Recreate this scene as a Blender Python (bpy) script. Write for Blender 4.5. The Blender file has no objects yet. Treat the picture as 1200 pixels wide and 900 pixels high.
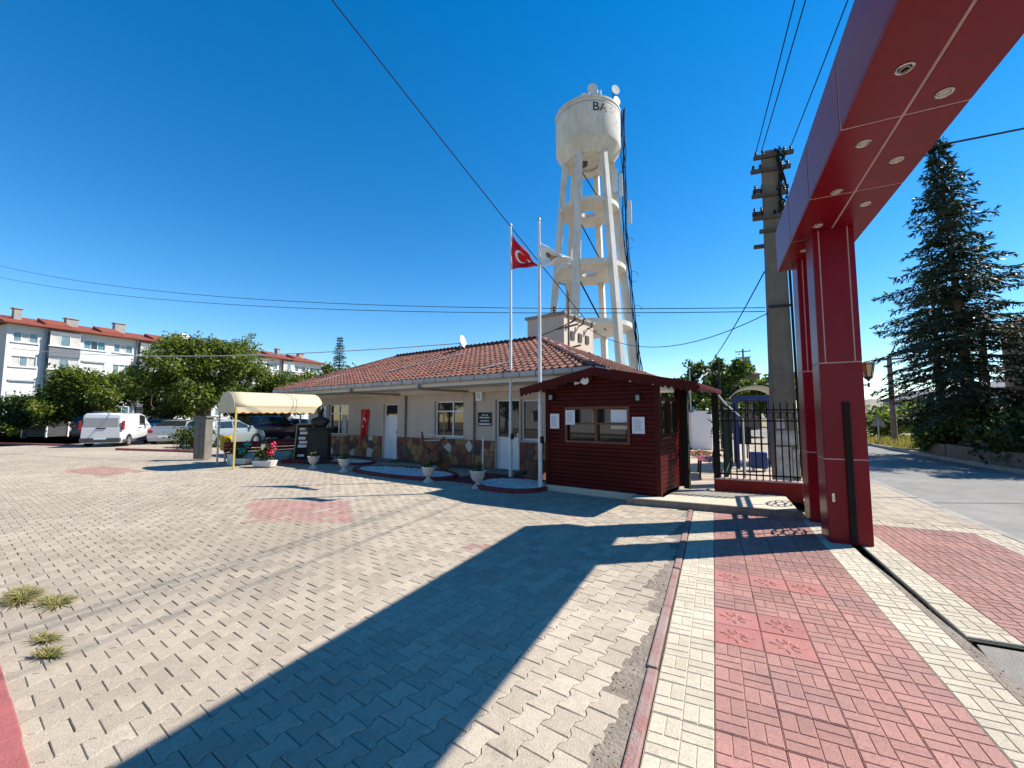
import bpy, math, random
import numpy as np
from mathutils import Vector, Matrix
random.seed(7); RNG = np.random.default_rng(11)
R = math.radians
S = bpy.context.scene
COL = S.collection
# ------------------------------------------------------------------ camera, sky, sun, exposure
CAM_H = 1.65; CAM_YAW = R(25.65); CAM_PITCH = math.atan(38 / 490.)
cd = bpy.data.cameras.new('camera'); cam = bpy.data.objects.new('camera', cd); COL.objects.link(cam)
cd.sensor_width = 36; cd.lens = 14.7; cd.clip_start = .05; cd.clip_end = 3000
cam.location = (0, 0, CAM_H); cam.rotation_euler = (R(90) + CAM_PITCH, 0, CAM_YAW)
S.camera = cam
SUN_AZ = (1.0, .72); SUN_EL = R(47)
W = bpy.data.worlds.new('World'); S.world = W; W.use_nodes = True
nt = W.node_tree; nt.nodes.clear()
sky = nt.nodes.new('ShaderNodeTexSky'); sky.sky_type = 'NISHITA'; sky.sun_disc = False
sky.sun_elevation = SUN_EL; sky.sun_rotation = math.atan2(SUN_AZ[0], SUN_AZ[1])
sky.altitude = 300; sky.air_density = 1.0; sky.dust_density = 0.0; sky.ozone_density = 2.0
hs = nt.nodes.new('ShaderNodeHueSaturation'); hs.inputs['Saturation'].default_value = 1.43; hs.inputs['Hue'].default_value = .499
bg = nt.nodes.new('ShaderNodeBackground'); bg.inputs[1].default_value = .112
wo = nt.nodes.new('ShaderNodeOutputWorld')
nt.links.new(sky.outputs[0], hs.inputs['Color']); nt.links.new(hs.outputs[0], bg.inputs[0]); nt.links.new(bg.outputs[0], wo.inputs[0])
sl = bpy.data.lights.new('sun', 'SUN'); sun = bpy.data.objects.new('sun', sl); COL.objects.link(sun)
sl.energy = 5.0; sl.angle = R(.5); sl.color = (1, .94, .845)
hl = math.hypot(*SUN_AZ)
sun.rotation_euler = Vector((-SUN_AZ[0] / hl * math.cos(SUN_EL), -SUN_AZ[1] / hl * math.cos(SUN_EL), -math.sin(SUN_EL))).to_track_quat('-Z', 'Y').to_euler()
sun.location = (20, 15, 40)
S.view_settings.view_transform = 'Standard'; S.view_settings.look = 'None'
S.view_settings.exposure = 0.8; S.view_settings.gamma = 1; S.view_settings.use_curve_mapping = False
S.render.resolution_x = 1024; S.render.resolution_y = 768
# ------------------------------------------------------------------ frames: B = frame of the low building and the plaza paving
YB = R(10); BU = (math.cos(YB), -math.sin(YB)); BV = (math.sin(YB), math.cos(YB))
def w(s, v, z=0.0): return (BU[0] * s + BV[0] * v, BU[1] * s + BV[1] * v, z)
# ------------------------------------------------------------------ materials
M = {}
def pmat(name, c1, c2=None, scale=4., rough=.8, bump=0., bscale=60., metal=0., spec=.3, rand=0., island=0., coat=0., detail=5., stain=None, sscale=.5, world=False, speck=0., streak=0., spots=0.):
    m = bpy.data.materials.new(name); m.use_nodes = True; n = m.node_tree; L = n.links
    p = n.nodes['Principled BSDF']
    p.inputs['Roughness'].default_value = rough; p.inputs['Metallic'].default_value = metal
    p.inputs['Specular IOR Level'].default_value = spec; p.inputs['Coat Weight'].default_value = coat; p.inputs['Coat Roughness'].default_value = .08
    if c2 is None: c2 = tuple(x * .8 for x in c1)
    if world:
        tc = n.nodes.new('ShaderNodeNewGeometry'); src = tc.outputs['Position']
    else:
        tc = n.nodes.new('ShaderNodeTexCoord'); src = tc.outputs['Object']
        oi0 = n.nodes.new('ShaderNodeObjectInfo'); mu = n.nodes.new('ShaderNodeMath'); mu.operation = 'MULTIPLY'; mu.inputs[1].default_value = 57.
        L.new(oi0.outputs['Random'], mu.inputs[0]); ad = n.nodes.new('ShaderNodeVectorMath'); ad.operation = 'ADD'
        L.new(src, ad.inputs[0]); L.new(mu.outputs[0], ad.inputs[1]); src = ad.outputs[0]
    nz = n.nodes.new('ShaderNodeTexNoise'); nz.inputs['Scale'].default_value = scale; nz.inputs['Detail'].default_value = detail; nz.inputs['Roughness'].default_value = .65
    L.new(src, nz.inputs['Vector'])
    rp = n.nodes.new('ShaderNodeValToRGB'); rp.color_ramp.elements[0].position = .32; rp.color_ramp.elements[1].position = .68
    rp.color_ramp.elements[0].color = (*c1, 1); rp.color_ramp.elements[1].color = (*c2, 1); L.new(nz.outputs[0], rp.inputs[0])
    out = rp.outputs[0]
    def mulv(out, fac_socket, lo, hi):
        mr = n.nodes.new('ShaderNodeMapRange'); mr.inputs[3].default_value = lo; mr.inputs[4].default_value = hi; L.new(fac_socket, mr.inputs[0])
        mx = n.nodes.new('ShaderNodeMix'); mx.data_type = 'RGBA'; mx.blend_type = 'MULTIPLY'; mx.inputs[0].default_value = 1
        L.new(out, mx.inputs[6]); L.new(mr.outputs[0], mx.inputs[7]); return mx.outputs[2]
    if rand:
        oi = n.nodes.new('ShaderNodeObjectInfo'); out = mulv(out, oi.outputs['Random'], 1 - rand, 1 + rand)
    if island:
        ge = n.nodes.new('ShaderNodeNewGeometry'); out = mulv(out, ge.outputs['Random Per Island'], 1 - island, 1 + island)
    if stain:
        ge2 = n.nodes.new('ShaderNodeNewGeometry'); n2 = n.nodes.new('ShaderNodeTexNoise'); n2.inputs['Scale'].default_value = sscale; n2.inputs['Detail'].default_value = 8; n2.inputs['Roughness'].default_value = .7
        L.new(ge2.outputs['Position'], n2.inputs['Vector'])
        r2 = n.nodes.new('ShaderNodeMapRange'); r2.inputs[1].default_value = .46; r2.inputs[2].default_value = .72; r2.inputs[3].default_value = 0; r2.inputs[4].default_value = .75
        L.new(n2.outputs[0], r2.inputs[0]); mx = n.nodes.new('ShaderNodeMix'); mx.data_type = 'RGBA'; L.new(r2.outputs[0], mx.inputs[0])
        L.new(out, mx.inputs[6]); mx.inputs[7].default_value = (*stain, 1); out = mx.outputs[2]
    if speck:
        n3 = n.nodes.new('ShaderNodeTexNoise'); n3.inputs['Scale'].default_value = 110; n3.inputs['Detail'].default_value = 2; L.new(src, n3.inputs['Vector'])
        out = mulv(out, n3.outputs[0], 1 - speck, 1 + speck)
    if streak:
        gs = n.nodes.new('ShaderNodeNewGeometry'); mp = n.nodes.new('ShaderNodeMapping'); mp.inputs['Scale'].default_value = (5, 5, .28); L.new(gs.outputs['Position'], mp.inputs[0])
        n4 = n.nodes.new('ShaderNodeTexNoise'); n4.inputs['Scale'].default_value = 1.; n4.inputs['Detail'].default_value = 7; n4.inputs['Roughness'].default_value = .7; L.new(mp.outputs[0], n4.inputs['Vector'])
        r4 = n.nodes.new('ShaderNodeMapRange'); r4.inputs[1].default_value = .5; r4.inputs[2].default_value = .74; r4.inputs[3].default_value = 0; r4.inputs[4].default_value = 1; L.new(n4.outputs[0], r4.inputs[0])
        out = mulv(out, r4.outputs[0], 1, 1 - streak)
    if spots:
        gs = n.nodes.new('ShaderNodeNewGeometry'); n5 = n.nodes.new('ShaderNodeTexNoise'); n5.inputs['Scale'].default_value = 1.7; n5.inputs['Detail'].default_value = 5; n5.inputs['Roughness'].default_value = .75; n5.inputs['Distortion'].default_value = .6; L.new(gs.outputs['Position'], n5.inputs['Vector'])
        r5_ = n.nodes.new('ShaderNodeMapRange'); r5_.inputs[1].default_value = .60; r5_.inputs[2].default_value = .76; r5_.inputs[3].default_value = 0; r5_.inputs[4].default_value = 1; L.new(n5.outputs[0], r5_.inputs[0])
        out = mulv(out, r5_.outputs[0], 1, 1 - spots)
        n6 = n.nodes.new('ShaderNodeTexNoise'); n6.inputs['Scale'].default_value = .16; n6.inputs['Detail'].default_value = 4; L.new(gs.outputs['Position'], n6.inputs['Vector'])
        r6_ = n.nodes.new('ShaderNodeMapRange'); r6_.inputs[1].default_value = .35; r6_.inputs[2].default_value = .68; L.new(n6.outputs[0], r6_.inputs[0]); out = mulv(out, r6_.outputs[0], 1.08, .84)
    L.new(out, p.inputs['Base Color'])
    if bump:
        nb = n.nodes.new('ShaderNodeTexNoise'); nb.inputs['Scale'].default_value = bscale; nb.inputs['Detail'].default_value = 6; L.new(src, nb.inputs['Vector'])
        bp = n.nodes.new('ShaderNodeBump'); bp.inputs['Strength'].default_value = bump; bp.inputs['Distance'].default_value = .02
        L.new(nb.outputs[0], bp.inputs['Height']); L.new(bp.outputs[0], p.inputs['Normal'])
    M[name] = m; return m
def leafmat(name, c1, c2, trans=.35):
    m = bpy.data.materials.new(name); m.use_nodes = True; n = m.node_tree; L = n.links; n.nodes.clear()
    g = n.nodes.new('ShaderNodeNewGeometry'); rp = n.nodes.new('ShaderNodeValToRGB')
    rp.color_ramp.elements[0].color = (*c1, 1); rp.color_ramp.elements[1].color = (*c2, 1)
    L.new(g.outputs['Random Per Island'], rp.inputs[0])
    pr = n.nodes.new('ShaderNodeBsdfPrincipled'); pr.inputs['Roughness'].default_value = .5; pr.inputs['Specular IOR Level'].default_value = .35
    tr = n.nodes.new('ShaderNodeBsdfTranslucent'); mx = n.nodes.new('ShaderNodeMixShader'); mx.inputs[0].default_value = trans
    br = n.nodes.new('ShaderNodeMix'); br.data_type = 'RGBA'; br.blend_type = 'MULTIPLY'; br.inputs[0].default_value = 1; br.inputs[7].default_value = (1.3, 1.5, .5, 1)
    L.new(rp.outputs[0], pr.inputs['Base Color']); L.new(rp.outputs[0], br.inputs[6]); L.new(br.outputs[2], tr.inputs[0])
    o = n.nodes.new('ShaderNodeOutputMaterial'); L.new(pr.outputs[0], mx.inputs[1]); L.new(tr.outputs[0], mx.inputs[2]); L.new(mx.outputs[0], o.inputs[0])
    M[name] = m; return m
pmat('paver', (.44, .372, .288), (.37, .31, .238), 14, .88, .35, 120, rand=.13, island=.15, stain=(.32, .26, .195), sscale=.45, speck=.35, spots=.34)
pmat('paver_pink', (.40, .24, .20), (.33, .19, .16), 14, .88, .35, 120, rand=.08, island=.10, stain=(.27, .19, .155), sscale=.45, speck=.35)
pmat('joint_sand', (.22, .18, .14), (.15, .12, .095), 20, .95, .4, 80)
pmat('mortar', (.29, .245, .195), (.18, .15, .12), 9, .95, .9, 45, speck=.4)
pmat('tile_cream', (.53, .465, .355), (.46, .40, .30), 25, .8, .25, 150, rand=.07, island=.06, stain=(.33, .28, .205), sscale=1.1, speck=.5, spots=.26)
pmat('tile_red', (.37, .19, .155), (.31, .155, .13), 25, .8, .25, 150, rand=.12, island=.07, stain=(.20, .135, .125), sscale=.9, speck=.5, spots=.32)
pmat('tile_flower', (.42, .165, .14), (.34, .13, .11), 25, .75, .25, 150, rand=.08, speck=.4, stain=(.30, .16, .14), sscale=1.6, spots=.2)
pmat('grout', (.075, .062, .055), (.05, .042, .038), 30, .95, .3, 80)
pmat('asphalt', (.25, .24, .22), (.19, .18, .168), 3, .9, .6, 90, world=True, speck=.6, stain=(.31, .29, .26), sscale=.3, spots=.35)
pmat('concrete', (.36, .34, .30), (.26, .245, .22), 3, .9, .4, 50, speck=.3, stain=(.18, .17, .15), sscale=.9)
pmat('concrete_apron', (.27, .25, .22), (.19, .175, .155), 3, .9, .6, 60, speck=.4)
pmat('slab_cream', (.55, .49, .38), (.47, .42, .32), 5, .75, .12, 80)
pmat('slab_dark', (.22, .19, .16), (.14, .12, .10), 8, .9, .3, 60)  # dark tone taken from the step front's shade; door steps share it
pmat('kerb_red', (.36, .11, .105), (.27, .085, .08), 6, .8, .3, 90, rand=.1, speck=.25)
pmat('kerb_faded', (.30, .24, .21), (.27, .12, .11), 5, .9, .5, 70, speck=.3)
pmat('earth', (.27, .21, .14), (.17, .14, .08), .8, .95, .6, 6, world=True)
pmat('yard', (.48, .40, .31), (.38, .31, .24), 2, .9, .3, 60, world=True)
pmat('dry_grass_ground', (.30, .25, .12), (.16, .16, .06), 1.2, .95, .6, 8, world=True)
pmat('gravel_white', (.62, .61, .60), (.48, .47, .46), 12, .7, .3, 40, island=.2)
pmat('soil', (.07, .045, .03), (.04, .03, .02), 12, .95, .8, 30)
pmat('gate_panel', (.22, .0035, .014), (.185, .003, .011), 1.5, .32, .012, 12, spec=.22, rand=.06, stain=(.15, .008, .014), sscale=2.2, streak=.18)
pmat('gate_joint', (.50, .36, .33), (.40, .28, .26), 6, .7)
pmat('gate_black', (.009, .008, .009), (.015, .013, .012), 6, .55, spec=.12)
pmat('lamp_glass', (.55, .5, .42), (.45, .41, .34), 6, .25, spec=.5)
pmat('chrome', (.62, .60, .57), (.5, .48, .46), 6, .25, metal=.9)
pmat('steel', (.45, .45, .46), (.35, .35, .36), 6, .4, metal=.6)
pmat('pole_white', (.72, .72, .71), (.62, .62, .61), 3, .35, spec=.5)
pmat('kiosk_wood', (.085, .006, .005), (.05, .004, .003), 9, .48, .10, 30, rand=.22, spec=.14)
pmat('kiosk_trim', (.07, .007, .006), (.045, .005, .004), 9, .5, .08, 30, spec=.14)
pmat('window_wood', (.17, .06, .028), (.12, .042, .02), 9, .45, .08, 30)
pmat('paper', (.72, .74, .76), (.64, .66, .69), 40, .6)
pmat('paper_ink', (.25, .27, .32), (.18, .19, .22), 40, .7)
pmat('wall_plaster', (.60, .495, .40), (.555, .455, .365), 2.5, .85, .12, 70, stain=(.48, .39, .31), sscale=.8, streak=.12)
pmat('soffit_paint', (.64, .60, .54), (.58, .54, .48), 2.5, .85, .06, 60)
pmat('pvc_white', (.78, .79, .80), (.72, .73, .74), 3, .35, spec=.5)
pmat('glass_dark', (.02, .024, .026), (.012, .015, .017), 2, .03, spec=.9)
pmat('glass_pale', (.16, .22, .24), (.10, .15, .17), 1, .05, spec=.8)
pmat('curtain', (.55, .53, .48), (.42, .40, .36), 3, .8)
pmat('gutter', (.46, .44, .42), (.36, .345, .33), 3, .5, spec=.4, stain=(.28, .26, .24), sscale=1.5)
pmat('downpipe', (.20, .15, .12), (.15, .11, .09), 5, .5)
pmat('roof_tile', (.185, .076, .054), (.135, .056, .041), 7, .8, .2, 60, rand=.2, island=.26, stain=(.15, .085, .065), sscale=.9)
pmat('ridge_tile', (.25, .11, .08), (.18, .08, .06), 7, .8, .2, 60, rand=.18)
pmat('mortar_white', (.55, .50, .45), (.42, .38, .33), 6, .9, .5, 40)
for i, (a, b) in enumerate([((.33, .115, .06), (.23, .08, .04)), ((.44, .24, .10), (.34, .165, .065)), ((.22, .08, .06), (.15, .056, .043)), ((.70, .62, .53), (.57, .50, .42)), ((.37, .18, .09), (.26, .125, .065)), ((.15, .095, .075), (.10, .07, .057))]):
    pmat('stone%d' % i, a, b, 9, .75, .3, 40, rand=.12)
pmat('stone_joint', (.11, .09, .075), (.07, .06, .05), 12, .95, .3, 50)
pmat('flag_red', (.62, .004, .012), (.55, .003, .010), 2, .55, spec=.3)
pmat('flag_white', (.78, .78, .77), (.72, .72, .71), 2, .6)
pmat('flag_orange', (.70, .36, .08), (.62, .30, .06), 3, .6)
pmat('flag_grey', (.10, .10, .12), (.16, .15, .16), 3, .6)
pmat('tower', (.66, .63, .575), (.58, .55, .50), 1.2, .85, .18, 14, stain=(.44, .40, .34), sscale=.55, streak=.26)
pmat('tower_dark', (.10, .085, .07), (.07, .06, .05), 3, .9)
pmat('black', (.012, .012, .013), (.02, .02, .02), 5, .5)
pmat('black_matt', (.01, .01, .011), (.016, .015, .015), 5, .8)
pmat('cable', (.012, .012, .013), (.015, .015, .015), 5, .8, spec=.08)
pmat('cable_pale', (.42, .42, .43), (.36, .36, .37), 5, .6)
pmat('antenna', (.55, .56, .57), (.48, .49, .50), 3, .5)
pmat('pole_concrete', (.20, .165, .125), (.145, .12, .09), 2.2, .9, .35, 25, stain=(.11, .09, .07), sscale=1.2, streak=.35)
pmat('poster', (.50, .48, .44), (.28, .26, .23), 5, .8)
pmat('ceramic', (.16, .08, .05), (.11, .06, .04), 5, .3)
pmat('apt_white', (.66, .645, .62), (.61, .595, .57), .8, .85, .05, 8)
pmat('apt_grey', (.165, .175, .19), (.14, .15, .165), .8, .8)
pmat('apt_grey_pale', (.40, .41, .43), (.34, .35, .37), .8, .8)
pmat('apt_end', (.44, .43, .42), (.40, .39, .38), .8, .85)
pmat('apt_roof', (.24, .062, .036), (.18, .048, .03), 1.4, .85, .4, 6)
pmat('apt_blue_glass', (.10, .22, .22), (.06, .15, .16), 1, .06, spec=.8)
pmat('chimney', (.33, .315, .29), (.25, .24, .22), 1.5, .9)
pmat('canopy', (.58, .49, .32), (.54, .45, .29), 2, .6, .05, 20)
pmat('canopy_orange', (.74, .42, .16), (.66, .36, .13), 2, .6)
pmat('canopy_post', (.50, .40, .12), (.42, .33, .10), 4, .5)
pmat('yellow', (.62, .42, .02), (.52, .34, .02), 4, .5)
pmat('bench_red', (.24, .012, .012), (.18, .01, .01), 5, .5)
pmat('urn', (.56, .53, .49), (.44, .41, .37), 6, .7, .2, 40)
pmat('planter_white', (.70, .68, .65), (.60, .58, .55), 4, .5)
pmat('petal_teal', (.03, .42, .42), (.02, .30, .34), 9, .6, island=.3)
pmat('petal_pink', (.70, .06, .14), (.55, .03, .07), 9, .6, island=.3)
pmat('bronze', (.025, .024, .022), (.04, .037, .03), 5, .4, metal=.3)
pmat('old_wood', (.17, .07, .035), (.10, .045, .025), 7, .7, .4, 25)
pmat('bark', (.13, .095, .07), (.075, .055, .04), 5, .95, .8, 14)
pmat('bark_pale', (.24, .18, .13), (.15, .115, .08), 4, .95, .7, 14)
pmat('wood_pole', (.24, .19, .14), (.17, .13, .10), 3, .9, .3, 20)
leafmat('leaf_a', (.10, .135, .018), (.27, .28, .05), .42)
leafmat('leaf_b', (.05, .085, .015), (.14, .18, .032), .35)
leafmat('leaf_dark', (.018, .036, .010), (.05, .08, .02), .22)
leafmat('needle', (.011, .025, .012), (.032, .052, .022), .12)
leafmat('ivy', (.03, .06, .015), (.07, .11, .03), .3)
leafmat('yellow_bloom', (.55, .36, .02), (.45, .38, .06), .3)
leafmat('dry_leaf', (.24, .18, .07), (.34, .27, .11), .3)
leafmat('grass', (.15, .15, .035), (.42, .34, .14), .3)
pmat('car_white', (.62, .625, .63), (.60, .605, .61), 1, .22, spec=.5, coat=.6)
pmat('car_silver', (.42, .435, .45), (.40, .415, .43), 1, .28, metal=.5, coat=.6)
pmat('car_palegreen', (.30, .34, .33), (.28, .32, .31), 1, .28, metal=.3, coat=.6)
pmat('car_darkred', (.05, .004, .007), (.045, .0035, .006), 1, .22, coat=.8)
pmat('car_blue', (.03, .10, .22), (.028, .09, .20), 1, .22, coat=.8)
pmat('car_black', (.014, .015, .017), (.012, .013, .015), 1, .22, coat=.8)
pmat('tyre', (.015, .015, .015), (.022, .021, .02), 8, .85)
pmat('rim', (.45, .46, .47), (.38, .39, .40), 4, .35, metal=.7)
pmat('plastic_grey', (.07, .07, .072), (.055, .055, .057), 4, .6)
pmat('tail_lamp', (.30, .012, .012), (.24, .01, .01), 4, .15, spec=.6)
pmat('head_lamp', (.60, .61, .62), (.5, .51, .52), 4, .12, spec=.7)
pmat('container', (.62, .60, .55), (.55, .53, .48), 2, .7)
pmat('container_blue', (.05, .16, .36), (.04, .13, .30), 2, .6)
pmat('blue_paint', (.03, .06, .20), (.025, .05, .16), 3, .45)
pmat('green_paint', (.02, .05, .03), (.015, .04, .025), 3, .5)
pmat('polycarb', (.52, .50, .38), (.46, .44, .33), 3, .3)
pmat('brown_house', (.24, .16, .12), (.20, .13, .10), 1.4, .9)
pmat('beige_house', (.40, .34, .26), (.34, .29, .22), 1.2, .9)
pmat('hill', (.30, .26, .21), (.17, .18, .13), .06, .95, world=True)
pmat('retain', (.20, .165, .135), (.13, .105, .085), 3, .9, .5, 30, rand=.1, streak=.5)
pmat('roof_red', (.26, .05, .035), (.2, .04, .03), 4, .8)
pmat('kerb_red_shade', (.20, .03, .035), (.14, .02, .025), 6, .8, .3, 60, rand=.1)  # darker copy of the kerb red, with the beds' shade put into the colour
pmat('wall_red', (.24, .018, .014), (.18, .013, .010), 5, .6, .1, 40, spec=.2)
pmat('cabinet', (.20, .185, .155), (.14, .13, .11), 4, .8, .2, 30, streak=.3)
pmat('amber', (.62, .46, .22), (.52, .38, .18), 8, .2, spec=.6)
pmat('rubble', (.40, .22, .14), (.30, .17, .11), 4, .9, island=.25)
# ------------------------------------------------------------------ mesh helpers
class MB:
    def __init__(s, off=(0, 0, 0)): s.v = []; s.f = []; s.m = []; s.off = off
    def add(s, vs, fs, mi=0):
        b = len(s.v); s.v += [tuple(p) for p in vs]
        for f in fs: s.f.append(tuple(b + i for i in f)); s.m.append(mi)
        return s
    def box(s, x0, x1, y0, y1, z0, z1, mi=0):
        return s.add([(x0, y0, z0), (x1, y0, z0), (x1, y1, z0), (x0, y1, z0), (x0, y0, z1), (x1, y0, z1), (x1, y1, z1), (x0, y1, z1)],
                     [(3, 2, 1, 0), (4, 5, 6, 7), (0, 1, 5, 4), (1, 2, 6, 5), (2, 3, 7, 6), (3, 0, 4, 7)], mi)
    def bar(s, p, q, a, b=None, mi=0, up=(0, 0, 1), taper=1.):
        b = b or a; p = Vector(p); q = Vector(q); d = (q - p).normalized(); u = Vector(up)
        if abs(d.dot(u)) > .95: u = Vector((0, 1, 0))
        x = d.cross(u).normalized() * a / 2; y = x.cross(d).normalized() * b / 2
        vs = [p - x - y, p + x - y, p + x + y, p - x + y] + [q + (k) * taper for k in (-x - y, x - y, x + y, -x + y)]
        return s.add(vs, [(3, 2, 1, 0), (4, 5, 6, 7), (0, 1, 5, 4), (1, 2, 6, 5), (2, 3, 7, 6), (3, 0, 4, 7)], mi)
    def tube(s, path, r, n=8, mi=0, caps=True):
        path = [Vector(p) for p in path]; k = len(path); rs = r if isinstance(r, (list, tuple)) else [r] * k
        vs = []; ref = Vector((.13, .31, .94))
        for i, p in enumerate(path):
            d = (path[min(i + 1, k - 1)] - path[max(i - 1, 0)]).normalized()
            u = ref if abs(d.dot(ref)) < .92 else Vector((1, .2, 0))
            x = d.cross(u).normalized(); y = d.cross(x).normalized()
            for j in range(n):
                a = 2 * math.pi * j / n; vs.append(p + (x * math.cos(a) + y * math.sin(a)) * rs[i])
        fs = [(i * n + j, i * n + (j + 1) % n, (i + 1) * n + (j + 1) % n, (i + 1) * n + j) for i in range(k - 1) for j in range(n)]
        if caps: fs += [tuple(range(n - 1, -1, -1)), tuple(range((k - 1) * n, k * n))]
        return s.add(vs, fs, mi)
    def lathe(s, prof, n=24, c=(0, 0, 0), mi=0):
        vs = [(c[0] + r * math.cos(2 * math.pi * j / n), c[1] + r * math.sin(2 * math.pi * j / n), c[2] + z) for r, z in prof for j in range(n)]
        fs = [(i * n + j, i * n + (j + 1) % n, (i + 1) * n + (j + 1) % n, (i + 1) * n + j) for i in range(len(prof) - 1) for j in range(n)]
        return s.add(vs, fs, mi)
    def prism(s, poly, z0, z1, mi=0, fn=None, cap0=True):
        n = len(poly); fn = fn or (lambda a, b, c: (a, b, c))
        vs = [fn(a, b, z0) for a, b in poly] + [fn(a, b, z1) for a, b in poly]
        fs = [(i, (i + 1) % n, n + (i + 1) % n, n + i) for i in range(n)] + [tuple(range(n, 2 * n))]
        if cap0: fs.append(tuple(range(n - 1, -1, -1)))
        return s.add(vs, fs, mi)
    def mesh(s, name, mats, smooth=False):
        me = bpy.data.meshes.new(name); o = s.off
        me.from_pydata([(a - o[0], b - o[1], c - o[2]) for a, b, c in s.v], [], s.f)
        for m in mats: me.materials.append(M[m])
        if len(mats) > 1: me.polygons.foreach_set('material_index', s.m)
        if smooth: me.polygons.foreach_set('use_smooth', [True] * len(s.f))
        me.update(); return me
    def build(s, name, mats, parent=None, smooth=False, loc=(0, 0, 0), rz=0., bevel=0.):
        if isinstance(mats, str): mats = [mats]
        o = bpy.data.objects.new(name, s.mesh(name, mats, smooth)); COL.objects.link(o)
        o.location = loc; o.rotation_euler = (0, 0, rz); o.parent = parent
        if bevel:
            b = o.modifiers.new('bevel', 'BEVEL'); b.width = bevel; b.segments = 2; b.limit_method = 'ANGLE'; b.angle_limit = R(40)
        if smooth and not bevel:
            try: o.data.set_sharp_from_angle(angle=R(42))
            except Exception: pass
        return o
def inst(name, me, parent, loc, rz=0., scale=None, rot=None):
    o = bpy.data.objects.new(name, me); COL.objects.link(o); o.parent = parent; o.location = loc
    o.rotation_euler = rot or (0, 0, rz)
    if scale: o.scale = scale
    return o
def thing(name, label, cat, loc=(0, 0, 0), rz=0., group=None):
    o = bpy.data.objects.new(name, None); COL.objects.link(o); o.location = loc; o.rotation_euler = (0, 0, rz); o.empty_display_size = .2
    return tag(o, label, cat, group)
def tag(o, label=None, cat=None, group=None, kind=None):
    if label: o['label'] = label
    if cat: o['category'] = cat
    if group: o['group'] = group
    if kind: o['kind'] = kind
    return o
def fast_mesh(name, V, nper, mats, mi=None):
    """V: (n, nper, 3) -> n separate polygons"""
    n = len(V); me = bpy.data.meshes.new(name); me.vertices.add(n * nper); me.vertices.foreach_set('co', np.ascontiguousarray(V, dtype=np.float32).ravel())
    me.loops.add(n * nper); me.loops.foreach_set('vertex_index', np.arange(n * nper, dtype=np.int32))
    me.polygons.add(n); me.polygons.foreach_set('loop_start', np.arange(n, dtype=np.int32) * nper); me.polygons.foreach_set('loop_total', np.full(n, nper, dtype=np.int32))
    for m in mats: me.materials.append(M[m])
    if mi is not None: me.polygons.foreach_set('material_index', np.ascontiguousarray(mi, dtype=np.int32))
    me.update(calc_edges=True); me.validate(); return me
def add_obj(name, me, parent=None, loc=(0, 0, 0)):
    o = bpy.data.objects.new(name, me); COL.objects.link(o); o.parent = parent; o.location = loc; return o
def unit(a): return a / np.linalg.norm(a, axis=1, keepdims=True)
def leaf_cloud(name, blobs, n, size, mats, parent=None, shell=.5, seed=0, aspect=.55, upbias=.5, clump=.0, weights=None):
    r = np.random.default_rng(seed); B = np.array(blobs, float); vol = B[:, 3] * B[:, 4] * B[:, 5]; vol = vol ** .75; vol /= vol.sum()
    k = r.choice(len(B), n, p=vol); d = unit(r.normal(size=(n, 3))); rad = (shell + (1 - shell) * r.random(n)) ** .7
    c = B[k, :3] + d * B[k, 3:6] * rad[:, None] + r.normal(size=(n, 3)) * size * .7
    if clump:
        nc = max(8, n // 45); cc = c[r.integers(0, n, nc)]; pick = r.integers(0, nc, n); mv = r.random(n) < .8
        c = np.where(mv[:, None], cc[pick] + r.normal(size=(n, 3)) * clump, c)
    nrm = unit(d * .7 + r.normal(size=(n, 3)) * .6 + np.array([0, 0, upbias])); t = unit(np.cross(nrm, r.normal(size=(n, 3)))); b = np.cross(nrm, t)
    s = size * (.6 + .8 * r.random(n))[:, None]
    fold = nrm * s * .18
    V = np.stack([c - t * s, c - b * s * aspect + fold, c + t * s, c + b * s * aspect + fold], axis=1)
    mi = r.choice(len(mats), n, p=weights)
    return add_obj(name, fast_mesh(name, V, 4, mats, mi), parent)
def wall_open(mb, a0, a1, z0, z1, ops, t, fn, mi=0, mr=0):
    """front sheet with rectangular openings and reveals; fn(a, depth, z)"""
    A = sorted({a0, a1, *[o[0] for o in ops], *[o[1] for o in ops]}); Z = sorted({z0, z1, *[o[2] for o in ops], *[o[3] for o in ops]})
    for i in range(len(A) - 1):
        for j in range(len(Z) - 1):
            ca, cz = (A[i] + A[i + 1]) / 2, (Z[j] + Z[j + 1]) / 2
            if any(o[0] < ca < o[1] and o[2] < cz < o[3] for o in ops): continue
            mb.add([fn(A[i], 0, Z[j]), fn(A[i + 1], 0, Z[j]), fn(A[i + 1], 0, Z[j + 1]), fn(A[i], 0, Z[j + 1])], [(0, 1, 2, 3)], mi)
    for a, b, c, d in ops:
        P = [(a, c), (b, c), (b, d), (a, d)]
        for k in range(4):
            p, q = P[k], P[(k + 1) % 4]
            mb.add([fn(p[0], 0, p[1]), fn(p[0], t, p[1]), fn(q[0], t, q[1]), fn(q[0], 0, q[1])], [(0, 1, 2, 3)], mr)
def project(x, y, z):
    vx, vy, vz = x, y, z - CAM_H; rx = vx * math.cos(CAM_YAW) + vy * math.sin(CAM_YAW); fy = -vx * math.sin(CAM_YAW) + vy * math.cos(CAM_YAW)
    c = fy * math.cos(CAM_PITCH) + vz * math.sin(CAM_PITCH); u = -fy * math.sin(CAM_PITCH) + vz * math.cos(CAM_PITCH)
    return (600 + 490 * rx / c, 450 - 490 * u / c) if c > .05 else (-9999, -9999)
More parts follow.
